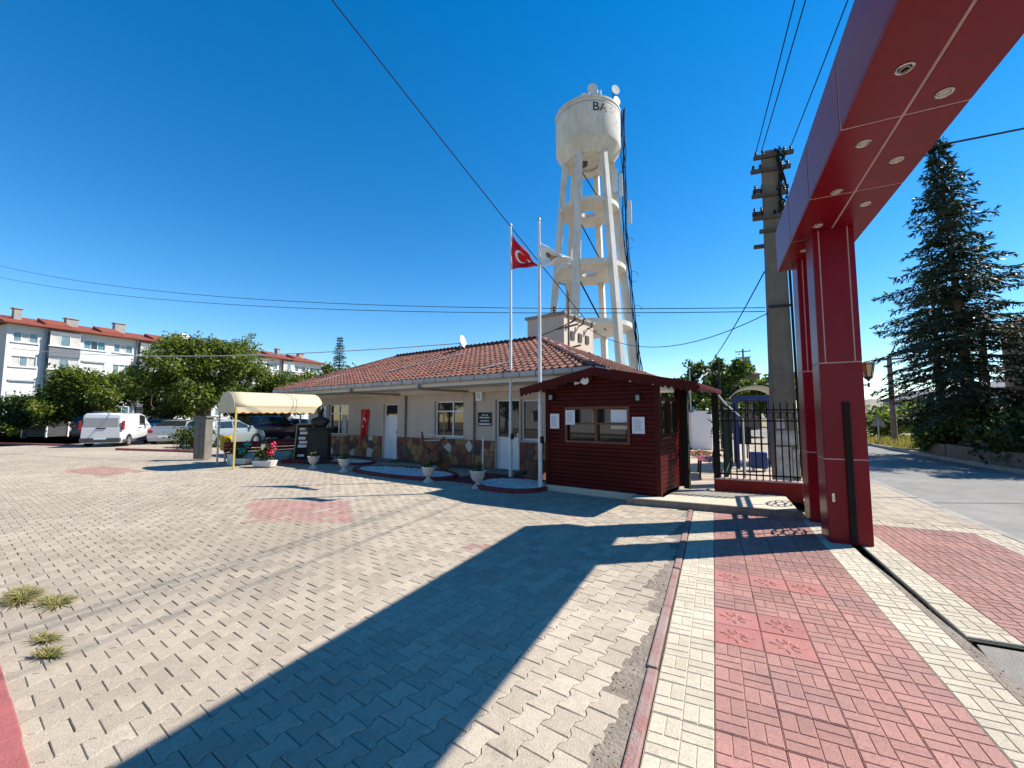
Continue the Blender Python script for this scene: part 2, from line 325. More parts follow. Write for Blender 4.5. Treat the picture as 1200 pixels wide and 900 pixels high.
def text_mb(body, size, extrude, mat, fn):
    c = bpy.data.curves.new('t', 'FONT'); c.body = body; c.size = size; c.extrude = extrude; c.resolution_u = 3
    o = bpy.data.objects.new('t', c); COL.objects.link(o); bpy.context.view_layer.update()
    me = bpy.data.meshes.new_from_object(o.evaluated_get(bpy.context.evaluated_depsgraph_get()))
    mb = MB(); mb.add([fn(*v.co) for v in me.vertices], [tuple(p.vertices) for p in me.polygons]); bpy.data.objects.remove(o); return mb
# ================================================================== THE SETTING
def sheet(name, poly, z, mat, kind='structure', parent=None, thick=0.):
    mb = MB()
    if thick: mb.prism(poly, z - thick, z)
    else: mb.add([(x, y, z) for x, y in poly], [tuple(range(len(poly)))])
    o = mb.build(name, mat, parent)
    if kind: o['kind'] = kind
    return o
sheet('ground', [(-900, -60), (900, -60), (900, 1500), (-900, 1500)], -.16, 'earth')
# --- plaza paving in frame B: interlocking double-T blocks
plaza = sheet('plaza_paving', [(-75, -12), (-.45, -12), (-.45, 8.6), (-.2, 9.6), (-2, 16), (-16.5, 18.5), (-75, 30)], -.009, 'joint_sand')
PK = .92; PW, PL = .165 * PK, .2 * PK; w1, w2 = .0955 * PK, .0695 * PK; G = .0019
def outline(g, zj=0):
    pts = [(w1 - g, -.1 * PK + g), (w1 - g, -.066 * PK), (w2 - g, -.034 * PK), (w2 - g, .034 * PK), (w1 - g, .066 * PK), (w1 - g, .1 * PK - g)]
    return pts + [(-x, -y) for x, y in pts]
o0, o1 = outline(G), outline(G + .0036)
def paver_geo(mi=0):
    mb = MB(); n = 12
    vs = [(x, y, 0) for x, y in o1] + [(x, y, -.004) for x, y in o0] + [(x, y, -.02) for x, y in o0]
    fs = [tuple(range(n))]
    for k in range(2):
        fs += [(k * n + (i + 1) % n, k * n + i, (k + 1) * n + i, (k + 1) * n + (i + 1) % n) for i in range(n)]
    return mb.add(vs, fs)
pm = paver_geo(); meP = pm.mesh('paver', ['paver']); mePP = pm.mesh('paver', ['paver_pink'])
cells = []
rr = random.Random(3)
PINK1 = [(-8.3, 5.45), (-6.72, 4.2), (-5.1, 4.95), (-6.5, 6.1)]; PINK2 = [(-18.0, 5.6), (-15.2, 5.6), (-15.5, 6.8), (-18.5, 6.85)]
def inquad(x, y, q): return all((q[k][0] - q[k - 1][0]) * (y - q[k - 1][1]) - (q[k][1] - q[k - 1][1]) * (x - q[k - 1][0]) > 0 for k in range(4))
for i in range(int(36 / PW)):
    s = -.35 - (i + .5) * PW
    for j in range(-1, 58):
        v = .28 + (j + .5 + (.5 if i % 2 else 0)) * PL
        if v < .31 or v > 10.3: continue
        x, y, _ = w(s, v)
        if x > -.53 - .04 * math.sin(y * 3.1) - .05 * rr.random() or y < -4: continue
        pink = inquad(x, y, PINK1) or inquad(x, y, PINK2)
        if not pink and rr.random() < .002: pink = True
        if pink and rr.random() < .06: pink = False
        px, py = project(x, y, 0)
        vis = -20 < px < 1220 and py < 915
        cells.append((x * x + y * y, x, y, pink, vis))
cells.sort()
near = [c for c in cells if c[4]][:300]; nset = set(id(c) for c in near); rest = [c for c in cells if id(c) not in nset and (c[4] or c[0] < 60)]
for _, x, y, pink, _v in near:
    o = inst('paver', mePP if pink else meP, plaza, (x, y, rr.uniform(-.003, .0015)), rot=(rr.gauss(0, .010), rr.gauss(0, .010), -YB + rr.gauss(0, .010)))
pv = np.array(pm.v); N = len(rest); ca, sa = math.cos(-YB), math.sin(-YB)
rt = np.stack([pv[:, 0] * ca - pv[:, 1] * sa, pv[:, 0] * sa + pv[:, 1] * ca, pv[:, 2]], 1)
ctr = np.array([(c[1], c[2], 0) for c in rest]); ctr[:, 2] = RNG.normal(-.0005, .0018, N)
allv = (rt[None] + ctr[:, None]).reshape(-1, 3); tilt = RNG.normal(0, .010, (N, 1, 2))
allv[:, 2] += (rt[None, :, :2] * tilt).sum(-1).ravel()
faces = []; mids = []
for k, c in enumerate(rest):
    b = k * 36
    for f in pm.f: faces.append([b + q for q in f]); mids.append(1 if c[3] else 0)
me = bpy.data.meshes.new('paver_field'); me.from_pydata(allv.tolist(), [], faces); me.materials.append(M['paver']); me.materials.append(M['paver_pink'])
me.polygons.foreach_set('material_index', mids); o = add_obj('paver_field', me, plaza); o['kind'] = 'stuff'
# far car-park surface beyond the blocks
sheet('car_park', [w(-36, -3)[:2], w(-36, 12)[:2], (-34, 40), (-66, 40), (-66, -8)], -.009, 'concrete')
sheet('car_park', [w(-36.2, 10.6)[:2], w(-20.5, 10.6)[:2], (-17.5, 40), (-36, 40)], -.011, 'concrete')
# red kerb slabs at the left corner
kb = tag(bpy.data.objects.new('kerb', None), kind='structure'); COL.objects.link(kb)
ks = MB().box(-.245, .245, -.5, 0, -.1, .035).build('kerb_slab', 'kerb_red', kb, bevel=.008)
ks.location = w(-2.6, .38); ks.rotation_euler = (0, 0, -YB)
for k in range(1, 12):
    c = ks.copy(); COL.objects.link(c); c.location = w(-2.6 - .5 * k, .38 + rr.uniform(-.008, .008), rr.uniform(-.004, .004)); c.parent = kb
MB().prism([w(-12, .36)[:2], w(-1.2, .36)[:2], w(-1.2, .60)[:2], w(-2.2, .82)[:2], w(-3.2, .66)[:2], w(-3.9, .86)[:2], w(-5, .68)[:2], w(-12, .70)[:2]], -.05, -.0085).build('sand_strip', 'mortar', kb)
# far kerbs painted red in the car park
for k, (a, b) in enumerate([((-39, 9.2), (-31.5, 10.75)), ((-26.5, 10.3), (-21.0, 11.3))]):
    t = MB(); d = Vector((b[0] - a[0], b[1] - a[1], 0)); n = int(d.length / .6)
    for q in range(n):
        p0 = Vector((*a, .04)) + d * (q / n); p1 = Vector((*a, .04)) + d * ((q + .97) / n); t.bar(p0, p1, .16, .12)
    o = t.build('car_park_kerb', 'kerb_red'); o['kind'] = 'structure'
# --- sidewalk of embossed tiles along +Y
T = .32
sw = sheet('sidewalk', [(-.40, -3), (1.56, -3), (1.56, 8.45), (-.40, 8.45)], -.013, 'grout')
def tile_mesh(mat, flower=False, flip=False):
    mb = MB(); h = T / 2 - .002
    mb.box(-h, h, -h, h, -.03, -.0045)
    def brick(x0, x1, y0, y1):
        g = .0028; e = .003
        x0 += g; x1 -= g; y0 += g; y1 -= g
        mb.add([(x0 + e, y0 + e, 0), (x1 - e, y0 + e, 0), (x1 - e, y1 - e, 0), (x0 + e, y1 - e, 0), (x0, y0, -.0046), (x1, y0, -.0046), (x1, y1, -.0046), (x0, y1, -.0046)],
               [(0, 1, 2, 3), (4, 5, 1, 0), (5, 6, 2, 1), (6, 7, 3, 2), (7, 4, 0, 3)])
    if flower:
        brick(-h, h, -h, h)
        for k in range(8):
            a = k * math.pi / 4; c, s_ = math.cos(a), math.sin(a); L_ = .125 if k % 2 == 0 else .10; wd = .030
            q = [(.018, 0), (L_ * .55, wd), (L_, 0), (L_ * .55, -wd)]
            top = [(x * c - y * s_, x * s_ + y * c, .0055) for x, y in [(.03, 0), (L_ * .55, wd * .55), (L_ * .9, 0), (L_ * .55, -wd * .55)]]
            bot = [(x * c - y * s_, x * s_ + y * c, -.001) for x, y in q]
            mb.add(top + bot, [(0, 3, 2, 1), (0, 1, 5, 4), (1, 2, 6, 5), (2, 3, 7, 6), (3, 0, 4, 7)])
    else:
        q = h
        for i in range(2):
            for j in range(2):
                x0, y0 = -h + i * q, -h + j * q
                for k in range(2):
                    if (i + j + flip) % 2: brick(x0 + k * q / 2, x0 + (k + 1) * q / 2, y0, y0 + q)
                    else: brick(x0, x0 + q, y0 + k * q / 2, y0 + (k + 1) * q / 2)
    return mb.mesh('tile', [mat])
mC, mR, mF = tile_mesh('tile_cream'), tile_mesh('tile_red'), tile_mesh('tile_flower', True)
flower = {(1, 9), (2, 9), (3, 9), (1, 5), (2, 5), (1, 6), (2, 6)}
Y0 = 1.94
def put(me, x, y, par): inst('tile', me, par, (x, y, rr.uniform(-.0016, .0016)), rot=(rr.gauss(0, .004), rr.gauss(0, .004), rr.gauss(0, .004)))
for j in range(-1, 20):
    for i in range(6):
        x = -.37 + T * (i + .5); y = Y0 + T * (j + .5)
        put(mF if (i, j) in flower else (mC if i in (0, 5) else mR), x, y, sw)
sw2 = sheet('sidewalk', [(1.66, 4.42), (3.58, 4.42), (3.58, 40), (1.66, 40)], -.013, 'grout')
for j in range(13):
    for i in range(6):
        if j == 12: me = mC
        else: me = mC if i in (0, 5) else mR
        put(me, 1.66 + T * (i + .5) + (.0 if j < 12 else 0), 4.44 + T * (j + .5) + (.02 if j == 12 else 0), sw2)
mb = MB()
for j in range(150):
    for i in range(9):
        x0 = 1.70 + i * .208; y0 = 8.64 + j * .2 - (.1 if i % 2 else 0)
        y1 = y0 + .197; y0 = max(y0, 8.63)
        if y1 - y0 < .04: continue
        z = rr.uniform(-.002, .002); mb.box(x0 + .003, x0 + .205, y0 + .003, y1, -.02, z)
o = mb.build('plain_pavers', 'paver', sw2); o['kind'] = 'stuff'
# mortar gutter and old red kerb between plaza and tiles
mb = MB(); P = []
ys = [-3 + .12 * k for k in range(95)]
L_ = [(-.70 - .05 * rr.random(), y) for y in ys]; Rr = [(-.435, y) for y in ys]
for k in range(len(ys) - 1):
    mb.add([(L_[k][0], ys[k], -.011), (-.45, ys[k], -.006), (-.45, ys[k + 1], -.006), (L_[k + 1][0], ys[k + 1], -.011)], [(0, 1, 2, 3)])
mb.build('mortar_strip', 'mortar', plaza)
for k in range(12):
    o = MB().box(-.452, -.383, 0, .985, -.1, .012).build('edge_stone', 'kerb_faded', sw, bevel=.012); o.location = (rr.uniform(-.006, .006), -3 + k, rr.uniform(-.004, .004))
# gate rail slot, floor blackened for the gap's shade, and broken mortar
sheet('rail_slot', [(1.54, -3), (1.68, -3), (1.68, 12), (1.54, 12)], -.10, 'black_matt')
MB().prism([(1.555, -3), (1.66, -3), (1.645, 4.2), (1.61, 4.9), (1.60, 5.6), (1.565, 6.3), (1.555, 6.4)], -.09, -.006).build('mortar_edge', 'mortar', sw)
sheet('driveway_apron', [(1.60, -6), (9, -6), (9, 4.40), (1.70, 4.40), (1.64, 4.0)], -.03, 'concrete_apron', thick=.09)
# road, kerbs
sheet('road', [(3.72, -40), (8.35, -40), (8.35, 36), (6.5, 60), (2, 110), (-2, 110), (1.5, 60), (3.72, 36)], -.10, 'asphalt')
rk = tag(bpy.data.objects.new('road_kerb', None), kind='structure'); COL.objects.link(rk)
for k in range(30):
    o = MB().box(3.585, 3.735, 0, .985, -.16, .0).build('kerb_stone', 'concrete', rk, bevel=.012); o.location = (rr.uniform(-.006, .006), 4.4 + k, rr.uniform(-.006, .004))
for k in range(34):
    o = MB().box(8.34, 8.5, 0, .985, -.16, .04).build('kerb_stone', 'concrete', rk, bevel=.012); o.location = (rr.uniform(-.006, .006), 4.4 + k, rr.uniform(-.006, .004))
sheet('verge', [(8.48, -40), (60, -40), (60, 140), (3, 140), (8.48, 60)], -.02, 'dry_grass_ground')
sheet('yard', [(-2.4, 9.75), (1.6, 9.75), (3.5, 34), (-22, 40), (-14, 17.5), (-3.6, 15.6)], -.012, 'yard')
# entrance slab
es = MB().prism([(-1.5, 8.20), (1.20, 8.24), (1.20, 9.72), (-1.2, 9.72)], -.05, .125).build('entrance_step', ['slab_cream'], bevel=.01); es['kind'] = 'structure'
MB().prism([(-1.53, 8.165), (1.225, 8.205), (1.225, 8.236), (-1.53, 8.196)], -.05, .118).build('step_riser_shade', 'slab_dark', es)  # riser strip coloured dark, standing for shade on the step front
# hills far off
mb = MB(); n = 60
prev = None
for k in range(n + 1):
    a = R(-70 + 150 * k / n); d = 620; h = 9 + 5 * math.sin(k * .41) + 4 * math.sin(k * .93 + 1) + 2 * math.sin(k * 2.3)
    p = [(d * math.sin(a), d * math.cos(a), -.2), (d * 1.15 * math.sin(a), d * 1.15 * math.cos(a), h + 6), (d * 1.6 * math.sin(a), d * 1.6 * math.cos(a), h)]
    if prev: mb.add(prev + p, [(0, 3, 4, 1), (1, 4, 5, 2)])
    prev = p
o = mb.build('hills', 'hill', smooth=True); o['kind'] = 'structure'
# weeds along the kerb
def tuft(name, loc, n, h, spread, label, seed, mat='grass'):
    r = np.random.default_rng(seed); a = r.random(n) * 2 * np.pi; rad = spread * .35 * r.random(n) ** .5
    b = np.stack([rad * np.cos(a), rad * np.sin(a), np.zeros(n)], 1); lean = unit(np.stack([np.cos(a) + r.normal(0, .5, n), np.sin(a) + r.normal(0, .5, n), np.zeros(n)], 1))
    L = h * (.5 + .7 * r.random(n))[:, None]; out = spread * (.3 + .8 * r.random(n))[:, None]
    side = np.stack([-lean[:, 1], lean[:, 0], np.zeros(n)], 1) * .004 * (1 + r.random(n))[:, None]
    m = b + lean * out * .45 + np.array([0, 0, 1]) * L * .75; t = b + lean * out + np.array([0, 0, 1]) * L
    V = np.concatenate([np.stack([b - side, b + side, m + side * .8, m - side * .8], 1), np.stack([m - side * .8, m + side * .8, t + side * .1, t - side * .1], 1)])
    o = add_obj(name, fast_mesh(name, V, 4, [mat]), None, loc); o.scale = (1.35, .7, 1); o.rotation_euler = (0, 0, -YB + .2 * seed - .3); return tag(o, label, 'weeds', 'weeds growing at the paving edge')
tuft('grass_tuft', (-5.72, 1.62, 0), 420, .05, .20, 'largest clump of yellowing grass at the left edge of the paving', 1)
tuft('grass_tuft', (-5.3, 1.72, 0), 170, .03, .18, 'low flat grass clump right of the largest weed clump', 2)
tuft('grass_tuft', (-4.5, 1.42, 0), 90, .03, .12, 'thin dark weed between the paving blocks above the smallest weed', 3)
tuft('grass_tuft', (-4.18, 1.34, 0), 90, .04, .10, 'smallest weed clump nearest to the red kerb corner', 4)

# small debris lying along the edges
rd_ = random.Random(15); mb = MB()
for k in range(520):
    if k < 330: x, y = rd_.gauss(-.58, .07), rd_.uniform(1.9, 8)
    elif k < 430: q = rd_.uniform(-6, -2.6); x, y, _ = w(q, .50 + abs(rd_.gauss(0, .12)))
    else: x, y = rd_.uniform(1.56, 1.66), rd_.uniform(2.5, 6)
    a = rd_.uniform(.002, .008); ang = rd_.uniform(0, 3); c_, s2 = math.cos(ang), math.sin(ang)
    b = [(-a, -a * .6), (a, -a * .7), (a * .7, a * .6), (-a * .6, a * .9)]; q4 = [(x + u * c_ - t * s2, y + u * s2 + t * c_) for u, t in b]
    mb.add([(*t, -.011) for t in q4] + [(x + (t[0] - x) * .6, y + (t[1] - y) * .6, a * .35 - .004) for t in q4], [(4, 5, 6, 7), (0, 1, 5, 4), (1, 2, 6, 5), (2, 3, 7, 6), (3, 0, 4, 7)])
tag(mb.build('grit', 'mortar'), 'loose grit and crumbs along the paving edges', 'grit', kind='stuff')
# ================================================================== ENTRANCE GATE
GX0, GX1, GZ0, GZ1, GYE = 1.12, 1.97, 4.22, 4.93, 8.62
gate = thing('entrance_gate', 'tall glossy dark red panelled gateway with beam reaching overhead and twin columns', 'gateway', (1.55, 7.5, 0))
GO = (1.55, 7.5, 0)
mb = MB(GO); mb.box(GX0 + .001, GX1 - .001, -9.4, GYE - .001, GZ0 + .001, GZ1 - .001)
mb.build('beam', 'gate_joint', gate)
JY = [GYE] + [7.2 - 1.345 * k for k in range(13)]
def panel(x0, x1, y0, y1, z0, z1, bev=.004): return MB(GO).box(x0, x1, y0, y1, z0, z1).build('panel', 'gate_panel', gate, bevel=bev)
J = .012
for k in range(len(JY) - 1):
    y1, y0 = JY[k] - J, JY[k + 1] + J
    for (a, b) in ((GX0, 1.55 - J), (1.55 + J, GX1)): panel(a, b, y0, y1, GZ0 - .004, GZ0 + .02)
    panel(GX0 - .004, GX0 + .02, y0 + J * .4, y1 - J * .4, GZ0 + .021, GZ1)
    panel(GX1 - .02, GX1 + .004, y0, y1, GZ0 + .021, GZ1)
panel(GX0 + .021, GX1 - .021, GYE - .02, GYE + .004, GZ0 + .021, GZ1); panel(GX0, GX1, -9.3, GYE, GZ1 + .001, GZ1 + .02)
def downlight(x, y, broken=False):
    mb = MB(GO); z = GZ0 - .004
    mb.lathe([(.040, z), (.043, z - .010), (.053, z - .012), (.060, z - .007), (.060, z)], 24, (x, y, 0))
    o = mb.build('downlight', 'chrome', gate, smooth=True)
    d = MB(GO).lathe([(.0001, z - .004 if not broken else z - .0015), (.02, z - .005 if not broken else z - .002), (.04, z - .001)], 20, (x, y, 0)).build('lens' if not broken else 'empty_socket', 'lamp_glass' if not broken else 'black_matt', o, smooth=True)
    if broken:
        mb = MB(GO)
        for q in range(3):
            mb.tube([(x + .04 * math.cos(q * 2 + t) * (1 - t / 9), y + .035 * math.sin(q * 2 + t), z - .006 - .012 * math.sin(t)) for t in [i * .45 for i in range(9)]], .0035, 5)
        mb.build('loose_wires', 'cable_pale', o)
for k in range(-8, 5): downlight(1.36, 3.87 + .945 * k + (0 if k else 0), k == 0)
for k in range(-8, 4): downlight(1.74, 4.31 + .965 * k)
def gcol(y0, y1):
    x0, x1 = 1.325, 1.785; zt = GZ0 - .006
    MB(GO).box(x0 + .001, x1 - .001, y0 + .001, y1 - .001, 0, zt).build('column', 'gate_joint', gate)
    Z = [(0.0, 1.085), (1.085, 2.37), (2.37, zt)]
    for k, (a, b) in enumerate(Z):
        a += .008 if k else 0.; b -= .008 if k < 2 else 0
        xs = [(x0, x1)]
        if k == 2: xs = [(x0, x0 + .062), (x0 + .078, x1 - .078), (x1 - .062, x1)]
        for (p, q) in xs:
            panel(p, q, y0 - .004, y0 + .02, a, b, .003); panel(p, q, y1 - .02, y1 + .004, a, b, .003)
        ysd = [(y0 + .021, y1 - .021)]
        for (p, q) in ysd:
            panel(x0 - .004, x0 + .02, p, q, a, b, .003); panel(x1 - .02, x1 + .004, p, q, a, b, .003)
gcol(6.9, 7.36); gcol(8.08, 8.54)
MB(GO).box(1.375, 1.405, 6.882, 6.893, .53, .64).box(1.384, 1.396, 6.874, 6.884, .56, .60).build('lock_plate', 'chrome', gate)
# sliding iron leaf parked in the column slots
lf = thing('sliding_gate', 'black iron sliding gate leaf parked in the slot of the red columns', 'gate', (1.58, 8.3, 0))
LO = (1.58, 8.3, 0)
mb = MB(LO)
for z in (.06, 1.53, 1.74): mb.box(1.555, 1.605, 6.94, 10.1, z - .025, z + .025)
for y in (6.94, 8.4, 10.07): mb.box(1.555, 1.605, y, y + .05, .03, 1.77)
mb.build('frame', 'gate_black', lf)
MB(LO).box(1.545, 1.615, 6.855, 6.893, .02, 1.84).build('edge_plate', 'gate_black', lf)
def ring(mb, x, y, z, r, t): mb.tube([(x, y + r * math.cos(a), z + r * math.sin(a)) for a in [2 * math.pi * k / 20 for k in range(21)]], t, 5)
mb = MB(LO)
for k in range(22): ring(mb, 1.58, 6.93 + k * .145, 1.635, .068, .012)
mb.build('scroll_band', 'gate_black', lf)
for y in (7.70, 9.2):
    mb = MB(LO); ring(mb, 1.58, y, .88, .30, .012); ring(mb, 1.58, y, .88, .10, .012)
    for k in range(8):
        a = k * math.pi / 4; ring(mb, 1.58, y + .2 * math.cos(a), .88 + .2 * math.sin(a), .075, .011)
    for s_ in (-1, 1): mb.bar((1.58, y, .88 + .3 * s_), (1.58, y, .08 if s_ < 0 else 1.53), .02)
    mb.build('scroll_medallion', 'gate_black', lf)
# wall lantern on the column
ln = thing('wall_lantern', 'small black iron lantern with amber glass on the right column side', 'lantern', (1.79, 7.1, 2.2))
mb = MB(); mb.bar((0, 0, -.13), (.10, 0, -.13), .018).bar((0, 0, -.20), (0, 0, -.06), .04, .012).bar((.10, 0, -.16), (.10, 0, -.10), .02); mb.build('bracket', 'black', ln)
def hexa(r): return [(.10 + r * math.cos(R(60 * k)), r * math.sin(R(60 * k))) for k in range(6)]
mb = MB(); mb.lathe([(.0001, .20), (.05, .17), (.088, .155), (.088, .145), (.0001, .145)], 6, (.10, 0, 0)); mb.lathe([(.0001, -.09), (.02, -.06), (.048, -.035), (.048, -.02), (.0001, -.02)], 6, (.10, 0, 0))
for k in range(6):
    a = R(60 * k); mb.bar((.10 + .045 * math.cos(a), .045 * math.sin(a), -.03), (.10 + .075 * math.cos(a), .075 * math.sin(a), .15), .008)
mb.build('cage', 'black', ln)
MB().lathe([(.04, -.02), (.070, .145)], 6, (.10, 0, 0)).build('glass', 'amber', ln)
# ================================================================== KIOSK
KV0, KV1, KS0, KS1, KC = 8.25, 9.75, -4.95, -2.42, -3.62
kio = thing('wooden_kiosk', 'dark red wooden guard kiosk with gabled roof beside the gate', 'kiosk', w(-3.685, 9.0), -YB)
KO = (-3.685, 9.0, 0)
def kz(s): return 2.60 - .205 * abs(s - KC)          # roof underside line
WIN = (-4.42, -3.05, 1.13, 1.81)
mb = MB(KO); mb.box(KS0 + .03, KS1 - .03, KV0 + .4, KV1, 0.02, 2.05); mb.box(KS0 + .03, WIN[0], KV0 + .025, KV0 + .4, .02, 2.05); mb.box(WIN[1], KS1 - .03, KV0 + .025, KV0 + .4, .02, 2.05)
mb.box(WIN[0], WIN[1], KV0 + .025, KV0 + .4, .02, WIN[2]); mb.box(WIN[0], WIN[1], KV0 + .025, KV0 + .4, WIN[3], 2.05)
mb.build('core', 'kiosk_trim', kio)
bh = .085; z = .14
def board(s0, s1, z0, z1, v=KV0):
    e = .010; vs = []
    prof = [(v + .024, z0), (v + .004, z0 + .006), (v, z0 + .02), (v, z1 - .014), (v + .006, z1 - .003), (v + .024, z1)]
    mb = MB(KO)
    n = len(prof); mb.add([(s0, a, b) for a, b in prof] + [(s1, a, b) for a, b in prof], [(i, i + 1, n + i + 1, n + i) for i in range(n - 1)] + [tuple(range(n)), tuple(range(2 * n - 1, n - 1, -1))])
    return mb.build('board', 'kiosk_wood', kio)
while z < 2.5:
    z1 = z + bh
    a, b = KS0 + .02, KS1 - .02
    top = z1
    lim = (2.56 - top) / .205
    a2, b2 = max(a, KC - lim), min(b, KC + lim)
    if b2 - a2 > .15:
        if z1 > WIN[2] - .02 and z < WIN[3] + .04:
            board(a2, WIN[0] - .03, z, z1); board(WIN[1] + .03, b2, z, z1)
        else: board(a2, b2, z, z1)
    z = z1
# side boards (right wall) with glazed door leaf above
z = .14
while z < 1.22:
    mb = MB(KO); v0, v1 = KV0 + .09, KV1 - .1
    prof = [(KS1 - .03, z), (KS1 - .006, z + .006), (KS1, z + .02), (KS1, z + .071), (KS1 - .006, z + .082), (KS1 - .03, z + .085)]
    n = 6; mb.add([(a, v0, b) for a, b in prof] + [(a, v1, b) for a, b in prof], [(n + i, n + i + 1, i + 1, i) for i in range(n - 1)] + [tuple(range(n - 1, -1, -1)), tuple(range(n, 2 * n))]); mb.build('board', 'kiosk_wood', kio); z += bh
for (a, b) in ((KV0 + .10, KV0 + .62), (KV0 + .70, KV1 - .10)):
    mb = MB(KO); wall_open(mb, a, b, 1.25, 2.02, [(a + .06, b - .06, 1.31, 1.96)], -.03, lambda q, d, zz: (KS1 + .012 + d, q, zz)); o = mb.build('side_window', 'kiosk_trim', kio)
    MB(KO).add([(KS1 - .012, a + .06, 1.31), (KS1 - .012, b - .06, 1.31), (KS1 - .012, b - .06, 1.96), (KS1 - .012, a + .06, 1.96)], [(0, 1, 2, 3)]).build('pane', 'glass_dark', o)
MB(KO).box(KS1 - .02, KS1 + .05, KV0 + .08, KV0 + .66, 1.215, 1.245).build('side_sill', 'window_wood', kio)
for (s, v) in ((KS0 + .035, KV0), (KS1 - .035, KV0), (KS1 - .035, KV1)):
    MB(KO).box(s - .05, s + .05, v - .022, v + .08, .02, kz(s) - .06).build('corner_post', 'kiosk_trim', kio, bevel=.006)
MB(KO).box(KS0 - .02, KS1 + .06, KV0 - .05, KV1 + .05, -.02, .125).build('plinth', 'slab_cream', kio, bevel=.008)
# front window: frame, mullions, panes, blind
fr = MB(KO); a, b, c, d = WIN; v = KV0 - .012
wall_open(fr, a - .05, b + .05, c - .05, d + .05, [(a, -3.76, c, 1.48), (a, -3.76, 1.515, d), (-3.71, b, c, 1.48), (-3.71, b, 1.515, d)], .09, lambda q, dd, zz: (q, v + dd, zz))
for (p, q, zz0, zz1) in ((a - .05, b + .05, d + .05, d + .0501),): pass
fw = fr.build('front_window', 'window_wood', kio)
for (p, q, z0, z1) in ((a, -3.76, c, 1.48), (a, -3.76, 1.515, d), (-3.71, b, c, 1.48), (-3.71, b, 1.515, d)):
    MB(KO).add([(p, v + .08, z0), (q, v + .08, z0), (q, v + .08, z1), (p, v + .08, z1)], [(0, 1, 2, 3)]).build('pane', 'glass_dark', fw)
MB(KO).box(-3.42, -3.07, v + .06, v + .07, 1.525, 1.79).build('notice', 'paper', fw); MB(KO).box(-3.42, -3.06, v + .055, v + .066, 1.39, 1.465).build('notice', 'slab_cream', fw)
# roof: two slopes with boards' edge, fascia and scalloped trim
def slope(sa, sb, name):
    V0, V1 = KV0 - .32, KV1 + .35; mb = MB(KO)
    za, zb = 2.66 - .205 * abs(sa - KC), 2.66 - .205 * abs(sb - KC)
    mb.add([(sa, V0, za - .05), (sb, V0, zb - .05), (sb, V1, zb - .05), (sa, V1, za - .05), (sa, V0, za), (sb, V0, zb), (sb, V1, zb), (sa, V1, za)], [(3, 2, 1, 0), (4, 5, 6, 7), (0, 1, 5, 4), (1, 2, 6, 5), (2, 3, 7, 6), (3, 0, 4, 7)])
    return mb.build(name, 'kiosk_trim', kio)
rl = slope(-5.42, KC, 'roof_slope'); rg = slope(KC, -1.66, 'roof_slope')
for (sa, sb) in ((-5.44, KC), (KC, -1.64)):
    mb = MB(KO); mb.bar((sa, KV0 - .345, 2.60 - .205 * abs(sa - KC)), (sb, KV0 - .345, 2.60 - .205 * abs(sb - KC)), .03, .13, up=(0, 0, 1)); fb = mb.build('fascia', 'kiosk_wood', kio)
    n = int(abs(sb - sa) / .11); mb = MB(KO)
    for k in range(n):
        s0 = sa + (sb - sa) * k / n; s1 = sa + (sb - sa) * (k + 1) / n; z0 = 2.535 - .205 * abs(s0 - KC); z1 = 2.535 - .205 * abs(s1 - KC)
        poly = [(s0, z0 + .02), (s0, z0 - .02), ((s0 * 3 + s1) / 4, z0 - .055), ((s0 + s1) / 2, (z0 + z1) / 2 - .068), ((s0 + 3 * s1) / 4, z1 - .055), (s1, z1 - .02), (s1, z1 + .02)]
        mb.prism(poly, KV0 - .352, KV0 - .338, fn=lambda p, q, r_: (p, r_, q))
    mb.build('scalloped_trim', 'kiosk_trim', fb)
mb = MB(KO); mb.box(-1.70, -1.60, KV0 - .33, KV1 + .37, 2.13, 2.22); mb.build('gutter', 'kiosk_wood', kio, bevel=.015)
mb = MB(KO); mb.tube([(-1.65, KV1 + .1, 2.14), (-1.55, KV1 + .3, 1.95), (-1.32, KV1 + .4, 1.70), (-1.22, KV1 + .42, 1.6), (-1.22, KV1 + .42, .12)], .018, 8); mb.build('downpipe', 'pvc_white', kio, smooth=True)
MB(KO).box(-2.42, -2.27, KV1 + .1, KV1 + .25, 0, 2.3).build('roof_post', 'black_matt', kio)
for (s0, s1, z0, z1) in ((-4.83, -4.60, 1.38, 1.71), (-4.44, -4.21, 1.47, 1.79), (-2.94, -2.69, 1.31, 1.64)):
    t = thing('paper_notice', 'white paper notice on the kiosk wall ' + {-4.83: 'at its far left', -4.44: 'overlapping the window frame', -2.94: 'right of the window'}[s0], 'notice', w((s0 + s1) / 2, KV0 - .03, (z0 + z1) / 2), -YB, 'paper notices on the kiosk')
    hw, hh = (s1 - s0) / 2, (z1 - z0) / 2
    MB().box(-hw, hw, -.006, 0, -hh, hh).build('sheet', 'paper', t)
    mb = MB()
    for q in range(7): mb.box(-hw * .7, hw * (.75 - .5 * rr.random()), -.008, -.0061, hh * (.62 - .2 * q) - .004, hh * (.62 - .2 * q) + .004)
    mb.build('print', 'paper_ink', t)
for (s, lab) in ((-4.78, 'left'), (-2.80, 'right')):
    t = thing('wall_lamp', 'small dark wall lamp under the kiosk roof on the ' + lab, 'lamp', w(s, KV0 - .02, 2.02 + (.06 if s < -4 else 0)), -YB, 'kiosk wall lamps')
    MB().box(-.05, .05, -.03, 0, -.07, .07).build('back_plate', 'black', t); MB().lathe([(.03, -.06), (.045, -.05), (.045, .05), (.03, .065), (.0001, .07)], 10, (0, -.07, 0)).build('globe', 'glass_pale', t, smooth=True)
fl = thing('security_floodlight', 'twin white security light fixed under the kiosk gable', 'light', w(-4.02, KV0 - .12, 2.38), -YB)
